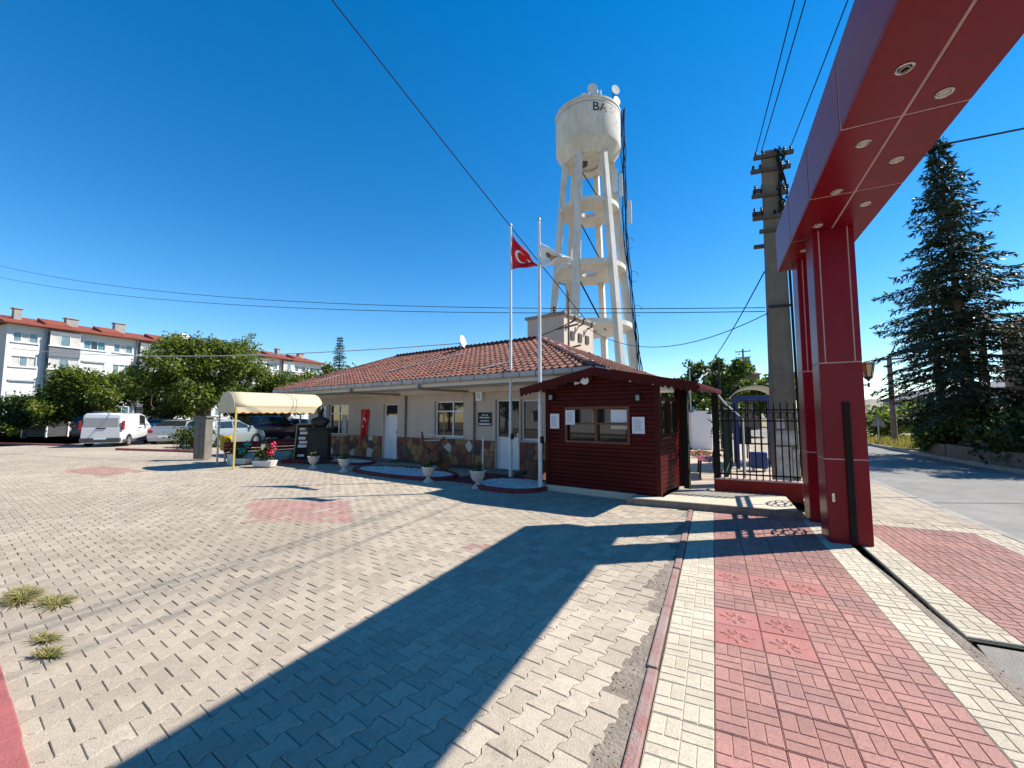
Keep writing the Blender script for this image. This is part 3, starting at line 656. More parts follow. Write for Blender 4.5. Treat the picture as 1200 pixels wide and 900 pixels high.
MB().bar((0, 0, 0), (.13, -.04, .01), .04).build('arm', 'pvc_white', fl); MB().tube([(-.02, -.03, -.01), (-.10, -.10, -.02)], [.025, .04], 10).build('small_head', 'pvc_white', fl, smooth=True); MB().tube([(.11, -.01, .03), (.16, -.13, .02)], [.06, .085], 12).build('large_head', 'pvc_white', fl, smooth=True)
# ================================================================== LOW OFFICE BUILDING
BV0 = 10.6; BS0, BS1 = -19.55, -5.2
BK = .953
def wB(s, v, z=0.): return w(s * BK, v * BK, CAM_H + (z - CAM_H) * BK)
bld = thing('office_building', 'long low beige office with hipped red tile roof and stone clad base', 'building', wB(-12, BV0), -YB)
bld.scale = (BK, BK, BK)
BO = (-12, BV0, 0)
OPS = [(-17.85, -16.3, .84, 2.18), (-13.93, -13.06, 0.0, 2.15), (-11.03, -9.63, .93, 2.19), (-8.26, -7.34, .0, 2.19), (-7.28, -6.50, .92, 2.17)]
mb = MB(BO)
wall_open(mb, BS0, BS1, -.1, 2.70, OPS, .17, lambda a, d, z: (a, BV0 + d, z))
mb.add([(BS0, BV0, 0), (BS0, BV0, 2.7), (BS0, BV0 + 5.4, 2.7), (BS0, BV0 + 5.4, 0)], [(0, 1, 2, 3)]); mb.add([(BS1, BV0, 0), (BS1, BV0, 2.7), (BS1, BV0 + 5.4, 2.7), (BS1, BV0 + 5.4, 0)], [(3, 2, 1, 0)])
mb.add([(BS0, BV0 + 5.4, 0), (BS0, BV0 + 5.4, 2.7), (BS1, BV0 + 5.4, 2.7), (BS1, BV0 + 5.4, 0)], [(0, 1, 2, 3)])
wl = mb.build('wall', 'wall_plaster', bld)
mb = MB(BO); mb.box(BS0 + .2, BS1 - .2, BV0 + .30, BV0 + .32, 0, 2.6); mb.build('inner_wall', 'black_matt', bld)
ES0, ES1, EV0, EV1, EZ, RZ = -20.3, -4.27, 9.35, 17.25, 2.87, 4.57
mb = MB(BO); mb.box(ES0 + .06, ES1 - .06, EV0 + .06, EV1 - .06, 2.60, 2.745); mb.box(ES0 + .3, ES1 - .3, BV0 - .16, BV0 - .002, 2.44, 2.5999); mb.build('soffit', 'soffit_paint', bld)
DR = (EV1 - EV0) / 2; rs0, rs1, rv = ES0 + DR, ES1 - DR, EV0 + DR
mb = MB(BO); e0 = 2.80
A_ = [(ES0 + .03, EV0 + .03, EZ - .04), (ES1 - .03, EV0 + .03, EZ - .04), (ES1 - .03, EV1 - .03, EZ - .04), (ES0 + .03, EV1 - .03, EZ - .04), (rs0, rv, RZ - .05), (rs1, rv, RZ - .05)]
A_ += [(x, y, 2.746) for x, y, _ in A_[:4]]
mb.add(A_, [(0, 1, 5, 4), (1, 2, 5), (2, 3, 4, 5), (3, 0, 4), (0, 6, 7, 1), (1, 7, 8, 2), (2, 8, 9, 3), (3, 9, 6, 0)]); roof = mb.build('roof', 'kiosk_trim', bld)
# roof tiles: shared mesh, S-profile with a raised lower lip
TW, TL = .225, .30; pitch = math.atan2(RZ - EZ, DR); slope_len = DR / math.cos(pitch)
def rtile():
    mb = MB(); prof = [(0, .012), (.028, .040), (.062, .052), (.098, .040), (.122, .014), (.168, .008), (.21, .008), (.232, .016)]
    n = len(prof); up = [(x, TL + .05, z - .018) for x, z in prof]; lo = [(x, 0, z + .020) for x, z in prof]; fr_ = [(x, 0.003, z - .006) for x, z in prof]
    mb.add(fr_ + lo + up, [(i, i + 1, n + i + 1, n + i) for i in range(n - 1)] + [(n + i, n + i + 1, 2 * n + i + 1, 2 * n + i) for i in range(n - 1)]); return mb
tm = rtile(); meT = tm.mesh('roof_tile', ['roof_tile'], smooth=False)
# planes: (origin eave start, direction along eave, up-slope dir, eave length)
planes = []
c_, s_ = math.cos(pitch), math.sin(pitch)
planes.append((Vector((ES0, EV0, EZ)), Vector((1, 0, 0)), Vector((0, c_, s_)), ES1 - ES0))
planes.append((Vector((ES1, EV0, EZ)), Vector((0, 1, 0)), Vector((-c_, 0, s_)), EV1 - EV0))
planes.append((Vector((ES1, EV1, EZ)), Vector((-1, 0, 0)), Vector((0, -c_, s_)), ES1 - ES0))
planes.append((Vector((ES0, EV1, EZ)), Vector((0, -1, 0)), Vector((c_, 0, s_)), EV1 - EV0))
tiles = []
for pi, (o_, d_, u_, L_) in enumerate(planes):
    nrm = d_.cross(u_)
    for j in range(int(slope_len / TL) + 1):
        t = j * TL - .06; ins = (t + .16) * c_
        for i in range(int(L_ / TW) + 1):
            a = i * TW
            if a + TW * .5 < ins or a + TW * .5 > L_ - ins or t > slope_len - .12: continue
            p = o_ + d_ * a + u_ * t + nrm * .004
            tiles.append((pi, p, Matrix((d_, u_, nrm)).transposed().to_4x4()))
def tkey(t):
    if t[0] > 1: return 1e9
    x, y, z = w(t[1].x, t[1].y, t[1].z); return math.hypot(x, y)
tiles.sort(key=tkey)
base = Vector((BO[0], BO[1], 0))
for (pi, p, m) in tiles[:300]:
    o = bpy.data.objects.new('roof_tile', meT); COL.objects.link(o); o.parent = roof
    o.matrix_local = Matrix.Translation(p - base + Vector((rr.gauss(0, .004), rr.gauss(0, .004), rr.uniform(0, .005)))) @ m @ Matrix.Rotation(rr.gauss(0, .012), 4, 'Z')
mb = MB(BO)
for (pi, p, m) in tiles[300:]:
    mm = Matrix.Translation(p + Vector((0, 0, rr.uniform(0, .006)))) @ m @ Matrix.Rotation(rr.gauss(0, .012), 4, 'Z'); mb.add([mm @ Vector(q) for q in tm.v], tm.f)
o = mb.build('roof_tile_field', 'roof_tile', roof); o['kind'] = 'stuff'
# ridge and hip caps
cap = MB(); n = 7
for k, (y, r_) in enumerate(((0, .115), (.40, .095))):
    for q in range(n): a = math.pi * q / (n - 1); cap.v.append((r_ * math.cos(a), y, r_ * math.sin(a) * .75))
cap.f = [(i, i + 1, n + i + 1, n + i) for i in range(n - 1)] + [tuple(range(n - 1, -1, -1))]; cap.m = [0] * len(cap.f)
meCap = cap.mesh('ridge_tile', ['ridge_tile'])
for (p, q) in (((rs0, rv, RZ), (rs1, rv, RZ)), ((ES1, EV0, EZ), (rs1, rv, RZ)), ((ES0, EV0, EZ), (rs0, rv, RZ)), ((ES1, EV1, EZ), (rs1, rv, RZ)), ((ES0, EV1, EZ), (rs0, rv, RZ))):
    p, q = Vector(p), Vector(q); d = (q - p); nn = int(d.length / .36); dn = d.normalized(); x = dn.cross(Vector((0, 0, 1))).normalized(); zz = x.cross(dn)
    for k in range(nn):
        o = bpy.data.objects.new('ridge_tile', meCap); COL.objects.link(o); o.parent = roof
        o.matrix_local = Matrix.Translation(p - base + d * (k / nn) + Vector((0, 0, .015 + rr.uniform(0, .01)))) @ Matrix((x, dn, zz)).transposed().to_4x4()
mb = MB(BO)
for (a, b) in (((ES1 - .2, EV0 + .2), (rs1, rv)), ((ES0 + .2, EV0 + .2), (rs0, rv))):
    for side in (-1, 1):
        path = []
        for k in range(16):
            f = k / 15; x = a[0] + (b[0] - a[0]) * f; y = a[1] + (b[1] - a[1]) * f; zz = EZ + (RZ - EZ) * ((y - EV0) / DR)
            path.append((x + side * .11 + rr.uniform(-.015, .015), y + .03, zz + .02 + rr.uniform(-.008, .008)))
        mb.tube(path, [rr.uniform(.025, .05) for _ in path], 5)
mb.build('hip_mortar', 'mortar_white', roof)
for (s0, t0, s1, t1) in ((-13.6, 1.1, -10.9, 2.9), (-8.1, .35, -7.3, .9), (-17.6, .5, -16.9, 1.5)):
    mb = MB(BO); n = 8; P = []
    for k in range(n):
        f = k / (n - 1); t = t0 + (t1 - t0) * f; P.append((s0 + (s1 - s0) * f, EV0 + t * c_, EZ + t * s_ + .075 + rr.uniform(-.006, .006)))
    mb.tube(P, .028, 6); mb.build('repair_strip', 'mortar_white', roof)
# gutter of short lengths with joints
n = 30; L_ = (ES1 - ES0) / n
gp = [(-.075, .13), (-.075, .02), (-.05, -.015), (.0, -.03), (.05, -.015), (.06, .02), (.06, .13), (.045, .13), (.045, .02), (0, -.012), (-.06, .02), (-.06, .13)]
for k in range(n):
    mb = MB(BO); a = ES0 + k * L_; mb.prism([(x, z_) for x, z_ in gp], a + .004, a + L_ - .004, fn=lambda p, q, r_: (r_, EV0 - .02 + p, EZ - .135 + q)); mb.build('gutter', 'gutter', bld)
for k in range(1, n): a = ES0 + k * L_; MB(BO).box(a - .012, a + .012, EV0 - .10, EV0 - .094, EZ - .16, EZ + .0).build('gutter_joint', 'downpipe', bld)
mb = MB(BO); mb.prism([(x, z_) for x, z_ in gp], EV0 - .09, EV1, fn=lambda p, q, r_: (ES1 + .02 - p, r_, EZ - .135 + q)); mb.build('gutter', 'gutter', bld)
for s0, s1 in ((-14.3, -12.53), (-10.5, -9.11)):
    mb = MB(BO); mb.box(s0 - .05, s0 + .05, EV0 - .08, EV0 + .02, 2.57, 2.73); mb.build('gutter_outlet', 'gutter', bld)
    mb = MB(BO); mb.tube([(s0, EV0 - .02, 2.59), (s0 + .15, EV0 + .08, 2.54), (s1 - .1, BV0 - .07, 2.47), (s1, BV0 - .05, 2.40), (s1, BV0 - .05, .10), (s1, BV0 - .14, .04)], .036, 8); mb.build('downpipe', 'downpipe' if s1 < -10 or True else 'pvc_white', bld, smooth=True)
# stone cladding (Voronoi crazy paving)
def clip(poly, px, py, nx, ny):
    out = []
    for i in range(len(poly)):
        a, b = poly[i], poly[(i + 1) % len(poly)]; da = (a[0] - px) * nx + (a[1] - py) * ny; db = (b[0] - px) * nx + (b[1] - py) * ny
        if da <= 0: out.append(a)
        if (da < 0 < db) or (db < 0 < da): t = da / (da - db); out.append((a[0] + (b[0] - a[0]) * t, a[1] + (b[1] - a[1]) * t))
    return out
clad = MB(BO); r5 = random.Random(21)
for a, b in ((BS0, -13.96), (-13.03, -8.29), (-7.31, BS1)): clad.box(a, b, BV0 - .018, BV0 - .001, -.1, .87)
cl = clad.build('cladding', 'stone_joint', bld)
for a, b in ((BS0, -13.96), (-13.03, -8.29), (-7.31, BS1)):
    pts = []; tries = 0
    while tries < 3000:
        p = (r5.uniform(a, b), r5.uniform(0, .87)); tries += 1
        if all((p[0] - q[0]) ** 2 + ((p[1] - q[1]) * 1.1) ** 2 > .27 ** 2 for q in pts): pts.append(p)
    for p in pts:
        poly = [(a, 0), (b, 0), (b, .87), (a, .87)]
        for q in pts:
            if q is p or (p[0] - q[0]) ** 2 + (p[1] - q[1]) ** 2 > 1.2: continue
            poly = clip(poly, (p[0] + q[0]) / 2, (p[1] + q[1]) / 2, q[0] - p[0], q[1] - p[1])
            if len(poly) < 3: break
        if len(poly) < 3: continue
        cx = sum(q[0] for q in poly) / len(poly); cy = sum(q[1] for q in poly) / len(poly)
        if OPS[0][0] < cx < OPS[0][1] and cy > .84: continue
        rad = max(math.hypot(q[0] - cx, q[1] - cy) for q in poly); f = 1 - .013 / rad * 1.2
        sp = [(cx + (q[0] - cx) * f, cy + (q[1] - cy) * f) for q in poly]; tp = [(cx + (q[0] - cx) * (f - .02), cy + (q[1] - cy) * (f - .02)) for q in poly]
        n = len(sp); dep = r5.uniform(.028, .045); mb = MB(BO)
        mb.add([(x, BV0 - .019, z_) for x, z_ in sp] + [(x, BV0 - dep, z_) for x, z_ in tp], [(i, (i + 1) % n, n + (i + 1) % n, n + i) for i in range(n)] + [tuple(range(n, 2 * n))])
        mb.build('stone', 'stone%d' % r5.choice([0, 0, 1, 1, 1, 2, 2, 3, 4, 4, 5]), cl)
# windows and doors of the office
def bwin(op, mull, trans, name='window', dark='glass_dark', panel_below=None):
    a, b, z0, z1 = op; mb = MB(BO); f = .055; v = BV0 + .10
    cells_ = []; xs = [a + f] + [m for m in mull] + [b - f]; zs = [z0 + f] + trans + [z1 - f]
    ops = []
    for i in range(len(xs) - 1):
        for j in range(len(zs) - 1): ops.append((xs[i] + (.025 if i else 0), xs[i + 1] - (.025 if i < len(xs) - 2 else 0), zs[j] + (.022 if j else 0), zs[j + 1] - (.022 if j < len(zs) - 2 else 0)))
    wall_open(mb, a, b, z0, z1, ops, .04, lambda q, d, zz: (q, v + d, zz)); o = mb.build(name, 'pvc_white', bld)
    for (p, q, r_, t) in ops:
        lowp = panel_below and t <= panel_below + .05
        MB(BO).add([(p, v + .03, r_), (q, v + .03, r_), (q, v + .03, t), (p, v + .03, t)], [(0, 1, 2, 3)]).build('door_panel' if lowp else 'pane', 'pvc_white' if lowp else dark, o)
    return o
wn = bwin(OPS[0], [-17.15], [1.78]); MB(BO).box(-16.95, -16.6, BV0 + .115, BV0 + .125, .92, 1.72).build('curtain', 'curtain', wn)
wn2 = bwin(OPS[2], [-10.2], [1.83])
bwin(OPS[1], [], [1.65], 'door', panel_below=1.65); bwin(OPS[3], [], [.98], 'door', panel_below=.98); bwin(OPS[4], [], [], 'window')
for a, b, z0 in ((OPS[0][0], OPS[0][1], .84), (OPS[2][0], OPS[2][1], .93), (OPS[4][0], OPS[4][1], .92)):
    MB(BO).box(a - .06, b + .06, BV0 - .07, BV0 + .10, z0 - .05, z0 - .002).build('window_sill', 'mortar_white', bld, bevel=.005)
MB(BO).box(-13.2, -13.17, BV0 + .055, BV0 + .10, 1.0, 1.12).build('door_handle', 'chrome', bld); MB(BO).box(-7.44, -7.41, BV0 + .055, BV0 + .10, 1.0, 1.14).build('door_handle', 'chrome', bld)
MB(BO).box(-8.55, -7.1, BV0 - .55, BV0 - .05, -.1, .02).build('door_step', 'slab_dark', bld, bevel=.01); MB(BO).box(-14.1, -12.9, BV0 - .45, BV0 - .05, -.1, .02).build('door_step', 'slab_dark', bld, bevel=.01)
# things on the facade
t = thing('meter_box', 'small white electricity meter box on the office wall above the plaque', 'meter box', wB(-8.87, BV0, 2.31), -YB)
MB().box(-.13, .13, -.11, -.002, -.15, .15).build('case', 'pvc_white', t, bevel=.01); MB().box(-.07, .04, -.116, -.111, -.06, .08).build('dial_window', 'glass_pale', t)
t = thing('name_plaque', 'black name plaque with lines of white lettering left of the glazed door', 'sign', wB(-8.68, BV0, 1.56), -YB)
MB().box(-.27, .27, -.03, -.002, -.21, .21).build('plate', 'black', t, bevel=.004); mb = MB(); r6 = random.Random(5)
for (zz, hw, h_) in ((.13, .10, .035), (.05, .19, .04), (-.05, .15, .05), (-.15, .23, .055)):
    x = -hw
    while x < hw: ww = r6.uniform(.022, .036); mb.box(x, x + ww, -.034, -.031, zz - h_ / 2, zz + h_ / 2); x += ww + (.008 if r6.random() < .8 else .03)
mb.build('lettering', 'flag_white', t)
def star(cx, cy, r, n=5, rot=0): return [(cx + (r if k % 2 == 0 else r * .38) * math.cos(rot + k * math.pi / n), cy + (r if k % 2 == 0 else r * .38) * math.sin(rot + k * math.pi / n)) for k in range(2 * n)]
def inpoly(x, y, P):
    c = False
    for i in range(len(P)):
        (x0, y0), (x1, y1) = P[i], P[i - 1]
        if (y0 > y) != (y1 > y) and x < (x1 - x0) * (y - y0) / (y1 - y0) + x0: c = not c
    return c
def cloth(name, nu, nv, pos, mark, mats, parent=None, thick=.0):
    mb = MB(); vs = [pos(i / nu, j / nv) for j in range(nv + 1) for i in range(nu + 1)]
    mb.v = vs
    for j in range(nv):
        for i in range(nu): mb.f.append((j * (nu + 1) + i, j * (nu + 1) + i + 1, (j + 1) * (nu + 1) + i + 1, (j + 1) * (nu + 1) + i)); mb.m.append(mark((i + .5) / nu, (j + .5) / nv))
    o = mb.build(name, mats, parent, smooth=True)
    so = o.modifiers.new('thickness', 'SOLIDIFY'); so.thickness = .004; return o
def bmark(a, b):      # a across 0..1 (0.5 m), b down 0..1 (1.55 m)
    x, y = a * .52, b * 1.6
    if math.hypot(x - .27, y - .44) < .125 and math.hypot(x - .27, y - .485) > .10: return 1
    if inpoly(x, y, star(.26, .66, .07, rot=-math.pi / 2)): return 1
    return 0
bn = cloth('hanging_banner', 52, 110, lambda a, b: ((a - .5) * .52 * (1 - .25 * b) - .10 * b * b - .05 * b, -.05 - .05 * math.sin(b * 5) * b + .03 * math.sin(a * 7 + b * 4), -1.6 * b), bmark, ['flag_red', 'flag_white'])
bn.location = wB(-15.06, BV0, 1.94); bn.rotation_euler = (0, 0, -YB); tag(bn, 'narrow red banner with white crescent and star hanging on the office wall', 'banner')
# ================================================================== WATER TOWER
TX, TY = -8.2, 30.9
tow = thing('water_tower', 'tall pale concrete water tower on six legs with ring floors and antennas', 'water tower', (TX, TY, 0))
view = math.atan2(-TY, -TX)                       # direction towards the plaza
ZT = [23.0, 26.55]
MB().lathe([(1.6, 21.3), (1.82, 21.28), (2.44, 22.15), (2.5, 22.3), (2.5, 25.0), (2.55, 25.02), (2.55, 25.17), (2.35, 25.25), (.4, 25.6), (.0001, 25.62)], 64).build('tank', 'tower', tow, smooth=True).data.set_sharp_from_angle(angle=R(22))
MB().lathe([(.0001, 21.42), (.8, 21.42), (.8, 21.2), (1.62, 21.2), (1.74, 21.5)], 48).build('tank_floor', 'tower', tow, smooth=True)
MB().lathe([(2.51, 24.72), (2.51, 24.75)], 64).build('rim_band', 'tower_dark', tow)
MB().lathe([(.0001, 21.12), (.42, 21.12), (.42, 21.41)], 20, (-.35, -.5, 0)).build('hatch', 'tower_dark', tow)
def rleg(z): return 1.78 + (21.6 - z) * .0855
angs = [view + R(a) for a in (-21 + 60 * k for k in range(6))]
for a in angs:
    mb = MB(); c, s_ = math.cos(a), math.sin(a); t = Vector((-s_, c, 0)); o_ = Vector((c, s_, 0))
    P = []
    for z, hw, hd in ((0, .24, .28), (21.45, .20, .23)):
        b = o_ * rleg(z) + Vector((0, 0, z)); P += [b - t * hw - o_ * hd, b + t * hw - o_ * hd, b + t * hw + o_ * hd, b - t * hw + o_ * hd]
    mb.add(P, [(3, 2, 1, 0), (4, 5, 6, 7), (0, 1, 5, 4), (1, 2, 6, 5), (2, 3, 7, 6), (3, 0, 4, 7)]); mb.build('leg', 'tower', tow, bevel=.03)
for z in (17.3, 12.5, 8.1, 3.5):
    r = rleg(z) + .12; MB().lathe([(.55, z), (r, z), (r, z + .34), (.55, z + .34), (.55, z)], 48).build('ring_floor', 'tower', tow, smooth=True)
# inner ladder
for k, (z0, z1) in enumerate(((12.7, 17.3), (17.5, 21.6), (8, 12.5), (3.5, 7.8))):
    mb = MB(); a0 = Vector((-.9 if k % 1 == 0 else .6, -.5, z1)); a1 = Vector((1.25, -.5, z0))
    for dy in (-.2, .2): mb.bar(a0 + Vector((0, dy, 0)), a1 + Vector((0, dy, 0)), .06)
    for q in range(14): p = a0.lerp(a1, (q + .5) / 14); mb.bar(p + Vector((0, -.2, 0)), p + Vector((0, .2, 0)), .035)
    mb.build('ladder', 'black_matt', tow)
def cyl_fn(ang0, r, z0): return lambda x, y, z: ((r + z) * math.cos(ang0 + x / r), (r + z) * math.sin(ang0 + x / r), z0 + y)
text_mb('BA', .95, .006, 'black', cyl_fn(view + R(8), 2.515, 23.95)).build('lettering', 'black', tow)
rt_ = MB(); r7 = random.Random(9)
for row, zz, n in ((0, 24.0, 5), (1, 23.1, 7)):
    for k in range(n):
        a = view + R((30 if row == 0 else 12) + k * (8 if row == 0 else 9)); f = cyl_fn(a, 2.512, zz)
        for q in range(r7.choice((1, 2, 3))):
            x0, y0 = r7.uniform(0, .2), r7.uniform(0, .5); ww, hh = r7.choice(((.05, .25), (.2, .05), (.06, .14)))
            rt_.add([f(x0, y0, 0), f(x0 + ww, y0, 0), f(x0 + ww, y0 + hh, 0), f(x0, y0 + hh, 0)], [(0, 1, 2, 3)])
o = rt_.build('flaked_paint_remnants', 'apt_grey_pale', tow); o['kind'] = 'stuff'
side = Vector((math.cos(view + R(90)), math.sin(view + R(90)), 0)); fw_ = Vector((math.cos(view), math.sin(view), 0))
def at_(r_, f_, z): return side * r_ + fw_ * f_ + Vector((0, 0, z))
def dish(p, d, r, name='dish'):
    d = Vector(d).normalized(); q = d.to_track_quat('Z', 'Y'); mb = MB()
    prof = [(.0001, 0), (r * .5, .05 * r), (r * .85, .22 * r), (r, .4 * r), (r, .52 * r), (.0001, .5 * r)]
    m_ = MB().lathe(prof, 20); mb.add([q @ Vector(v) + Vector(p) for v in m_.v], m_.f); mb.build(name, 'antenna', tow, smooth=True)
for (r_, z, rad, dd) in ((-.25, 26.75, .34, fw_ + side * .1), (.38, 27.35, .40, fw_ + side * .15), (2.1, 27.0, .36, fw_ * .8 + side * .5), (2.15, 26.1, .34, fw_ * .8 + side * .7)):
    dish(at_(r_, .2, z), dd, rad)
mb = MB()
for r_, z0, z1 in ((-.25, 25.3, 27.0), (.38, 25.3, 27.7), (2.0, 25.1, 27.2), (-.75, 25.3, 27.1)): mb.tube([at_(r_, 0, z0), at_(r_, 0, z1)], .05 if r_ > -1 else .02, 6)
mb.bar(at_(1.8, -.1, 25.2), at_(2.15, -.1, 26.9), .08); o = mb.build('antenna_masts', 'tower_dark', tow); o['kind'] = 'stuff'
for r_, z0, z1, h_ in ((.75, 25.4, 27.3, .16), (1.02, 25.4, 27.2, .14), (.12, 25.4, 27.4, .14), (2.45, 18.4, 20.2, .26), (3.05, 16.2, 18.0, .26), (2.0, 18.8, 20.6, .45)):
    MB().box(-h_ / 2, h_ / 2, -.08, .08, 0, z1 - z0).build('panel_antenna', 'antenna', tow, bevel=.02).location = at_(r_, .2, z0)
mb = MB(); r8 = random.Random(2)
for k in range(5):
    P = []
    for q in range(22):
        z = 25.6 - q * 1.2; P.append(at_(max(2.58, rleg(min(z, 21)) * .96 + .35) + .06 * k + r8.uniform(-.07, .07), .1 * k - .3, max(z, .1)))
    mb.tube(P, .035, 5)
for q in range(6):
    z = 22.5 - q * 2.6; c0 = at_(rleg(min(21, z)) + .6, .2, z); mb.tube([c0 + side * .35 * math.cos(t) + Vector((0, 0, .42 * math.sin(t))) for t in [i * .6 for i in range(10)]], .018, 4)
mb.build('cable_run', 'cable', tow)
# ================================================================== TRANSFORMER HOUSE BEHIND THE OFFICE
tb = thing('transformer_house', 'small tall beige transformer house rising behind the red tile roof', 'building', (-6.9, 20.2, 0), R(-12))
MB().box(-1.05, 1.05, -1.5, 1.5, 0, 6.45).build('wall', 'wall_plaster', tb); MB().box(-1.15, 1.15, -1.6, 1.6, 6.45, 6.58).build('roof_slab', 'chimney', tb)
for k in range(3):
    y = -1.0 + .9 * k; mb = MB(); mb.bar((1.05, y, 6.1), (1.35, y, 6.2), .06); mb.lathe([(.03, 0), (.075, .03), (.04, .08), (.075, .12), (.04, .17), (.07, .22), (.0001, .26)], 10, (1.35, y, 6.2)); mb.build('bushing', 'ceramic', tb, smooth=True)
    mb = MB(); mb.lathe([(.03, 0), (.08, .04), (.04, .1), (.08, .15), (.04, .22), (.08, .28), (.03, .34), (.0001, .36)], 10, (.5, y - .45, 6.58)); mb.build('insulator', 'black', tb, smooth=True)
for k in range(3): MB().box(1.051, 1.10, -.9 + k * .75, -.55 + k * .75, 5.35, 5.75).build('vent', 'tower_dark', tb)
mb = MB(); mb.tube([(1.7, -2.2, 2.5), (1.7, -2.2, 7.2)], .05, 8); mb.tube([(1.7, -2.2, 7.2), (1.55, -2.2, 7.6), (1.2, -2.2, 7.75)], .04, 6); mb.bar((1.1, -2.2, 4.6), (2.3, -2.2, 4.75), .07); mb.bar((1.1, -2.2, 5.6), (2.2, -2.2, 5.7), .07); mb.build('cable_mast', 'wood_pole', tb)
# ================================================================== FLAGPOLES AND FLAGS
def flagpole(s, v, h, label):
    t = thing('flagpole', label, 'flagpole', w(s, v), -YB, 'flagpoles at the gravel bed')
    MB().lathe([(.085, 0), (.085, .06), (.05, .08), (.046, 1.8), (.048, 1.82), (.048, 1.9), (.042, 1.92), (.030, h)], 14).build('shaft', 'pole_white', t, smooth=True)
    MB().lathe([(.035, h), (.045, h + .02), (.03, h + .06), (.0001, h + .07)], 12).build('finial', 'steel', t, smooth=True)
    MB().tube([(.04, -.03, 1.1), (.045, -.04, h * .5), (.035, -.02, h - .1)], .004, 4).build('halyard', 'cable_pale', t)
    MB().box(.03, .07, -.05, .05, 1.05, 1.2).build('cleat', 'black', t)
flagpole(-6.50, 9.0, 6.85, 'left white flagpole carrying the red flag'); flagpole(-5.04, 8.12, 6.25, 'right white flagpole beside the kiosk roof carrying the white flag')
def fmark(a, b):
    x, y = a * 1.5, b * 1.0
    if math.hypot(x - .5, y - .5) < .25 and math.hypot(x - .56, y - .5) > .2: return 1
    if inpoly(x, y, star(.82, .5, .125, rot=math.pi)): return 1
    return 0
def fpos(W_, drop, low, hoist, amp, ph):
    def f(a, b):
        top = -drop * a ** .85; bot = -hoist - low * a
        z = top + (bot - top) * b
        z += -.05 * math.sin(a * 8 + ph) * (1 - b) * a
        y = amp * math.sin(b * 7.5 + a * 5 + ph) * (.25 + a) + .10 * math.sin(a * 9 + ph + 2) * a
        return (W_ * a * (1 - .12 * b * (1 - a)), y, z)
    return f
f1 = cloth('national_flag', 90, 64, fpos(.92, 1.08, .12, .98, .075, 1.0), fmark, ['flag_red', 'flag_white']); f1.location = w(-6.46, 9.0, 6.62); f1.rotation_euler = (0, 0, -YB)
tag(f1, 'red flag with white crescent and star drooping from the left flagpole', 'flag')
def wmark(a, b):
    x, y = a * 1.5, b
    d = math.hypot(x - .72, y - .5)
    if d < .24 and x < .72 and y > .3: return 1
    if math.hypot(x - .86, y - .42) < .16: return 2
    if math.hypot(x - .42, y - .4) < .12 or (x > 1.05 and x < 1.3 and .35 < y < .6): return 2
    if .05 < y < .09 and .3 < x < 1.2: return 3
    return 0
f2 = cloth('emblem_flag', 80, 56, fpos(.66, .46, -.04, .62, .10, 2.6), wmark, ['flag_white', 'flag_orange', 'flag_grey', 'flag_white']); f2.location = w(-5.0, 8.12, 5.72); f2.rotation_euler = (0, 0, -YB + R(8))
tag(f2, 'white flag with a small orange and dark emblem blowing from the right flagpole', 'flag')
# ================================================================== APARTMENT BLOCK (facade in plane X = -70, faces +X)
AX = -70
apt = thing('apartment_block', 'long white four storey apartment block with red roof behind the parked cars', 'building', (AX, 36, 0))
AO = (AX, 36, 0)
fa = lambda a, d, z: (AX - d, a, z)
def awin(a, b, z0, z1, kind=0, x=0., par=None):
    n = 3 if b - a > 1.6 else 2; mb = MB(AO); f = .07; g = .05; wd = (b - a - 2 * f - (n - 1) * g) / n
    ops = [(a + f + k * (wd + g), a + f + k * (wd + g) + wd, z0 + f, z1 - f) for k in range(n)]
    wall_open(mb, a, b, z0, z1, ops, .05, lambda q, d, zz: (AX + x - .10 - d, q, zz)); o = mb.build('window', 'pvc_white', apt)
    for k, (p, q, r_, t) in enumerate(ops):
        MB(AO).add([(AX + x - .14, p, r_), (AX + x - .14, q, r_), (AX + x - .14, q, t), (AX + x - .14, p, t)], [(0, 1, 2, 3)]).build('pane', ('glass_pale', 'curtain', 'apt_blue_glass', 'glass_dark')[(kind + k) % 2 + (kind // 2) * 2], o)
    MB(AO).box(AX + x, AX + x + .12, a - .15, b + .15, z0 - .12, z0 - .002).build('sill', 'apt_white', o)
    return (a, b, z0, z1)
zs = [(10.0, 11.15), (7.25, 8.4), (4.5, 5.6), (1.75, 2.9)]
bays = []
Y = 16.95; seq = [('w', 2.85), ('g', 3.0), ('w', 5.6), ('g', 2.6), ('w', 4.6), ('g', 2.8), ('w', 5.2), ('g', 2.8), ('w', 2.9), ('g', 2.6), ('w', 6.2)]
ra = random.Random(4); yy = Y
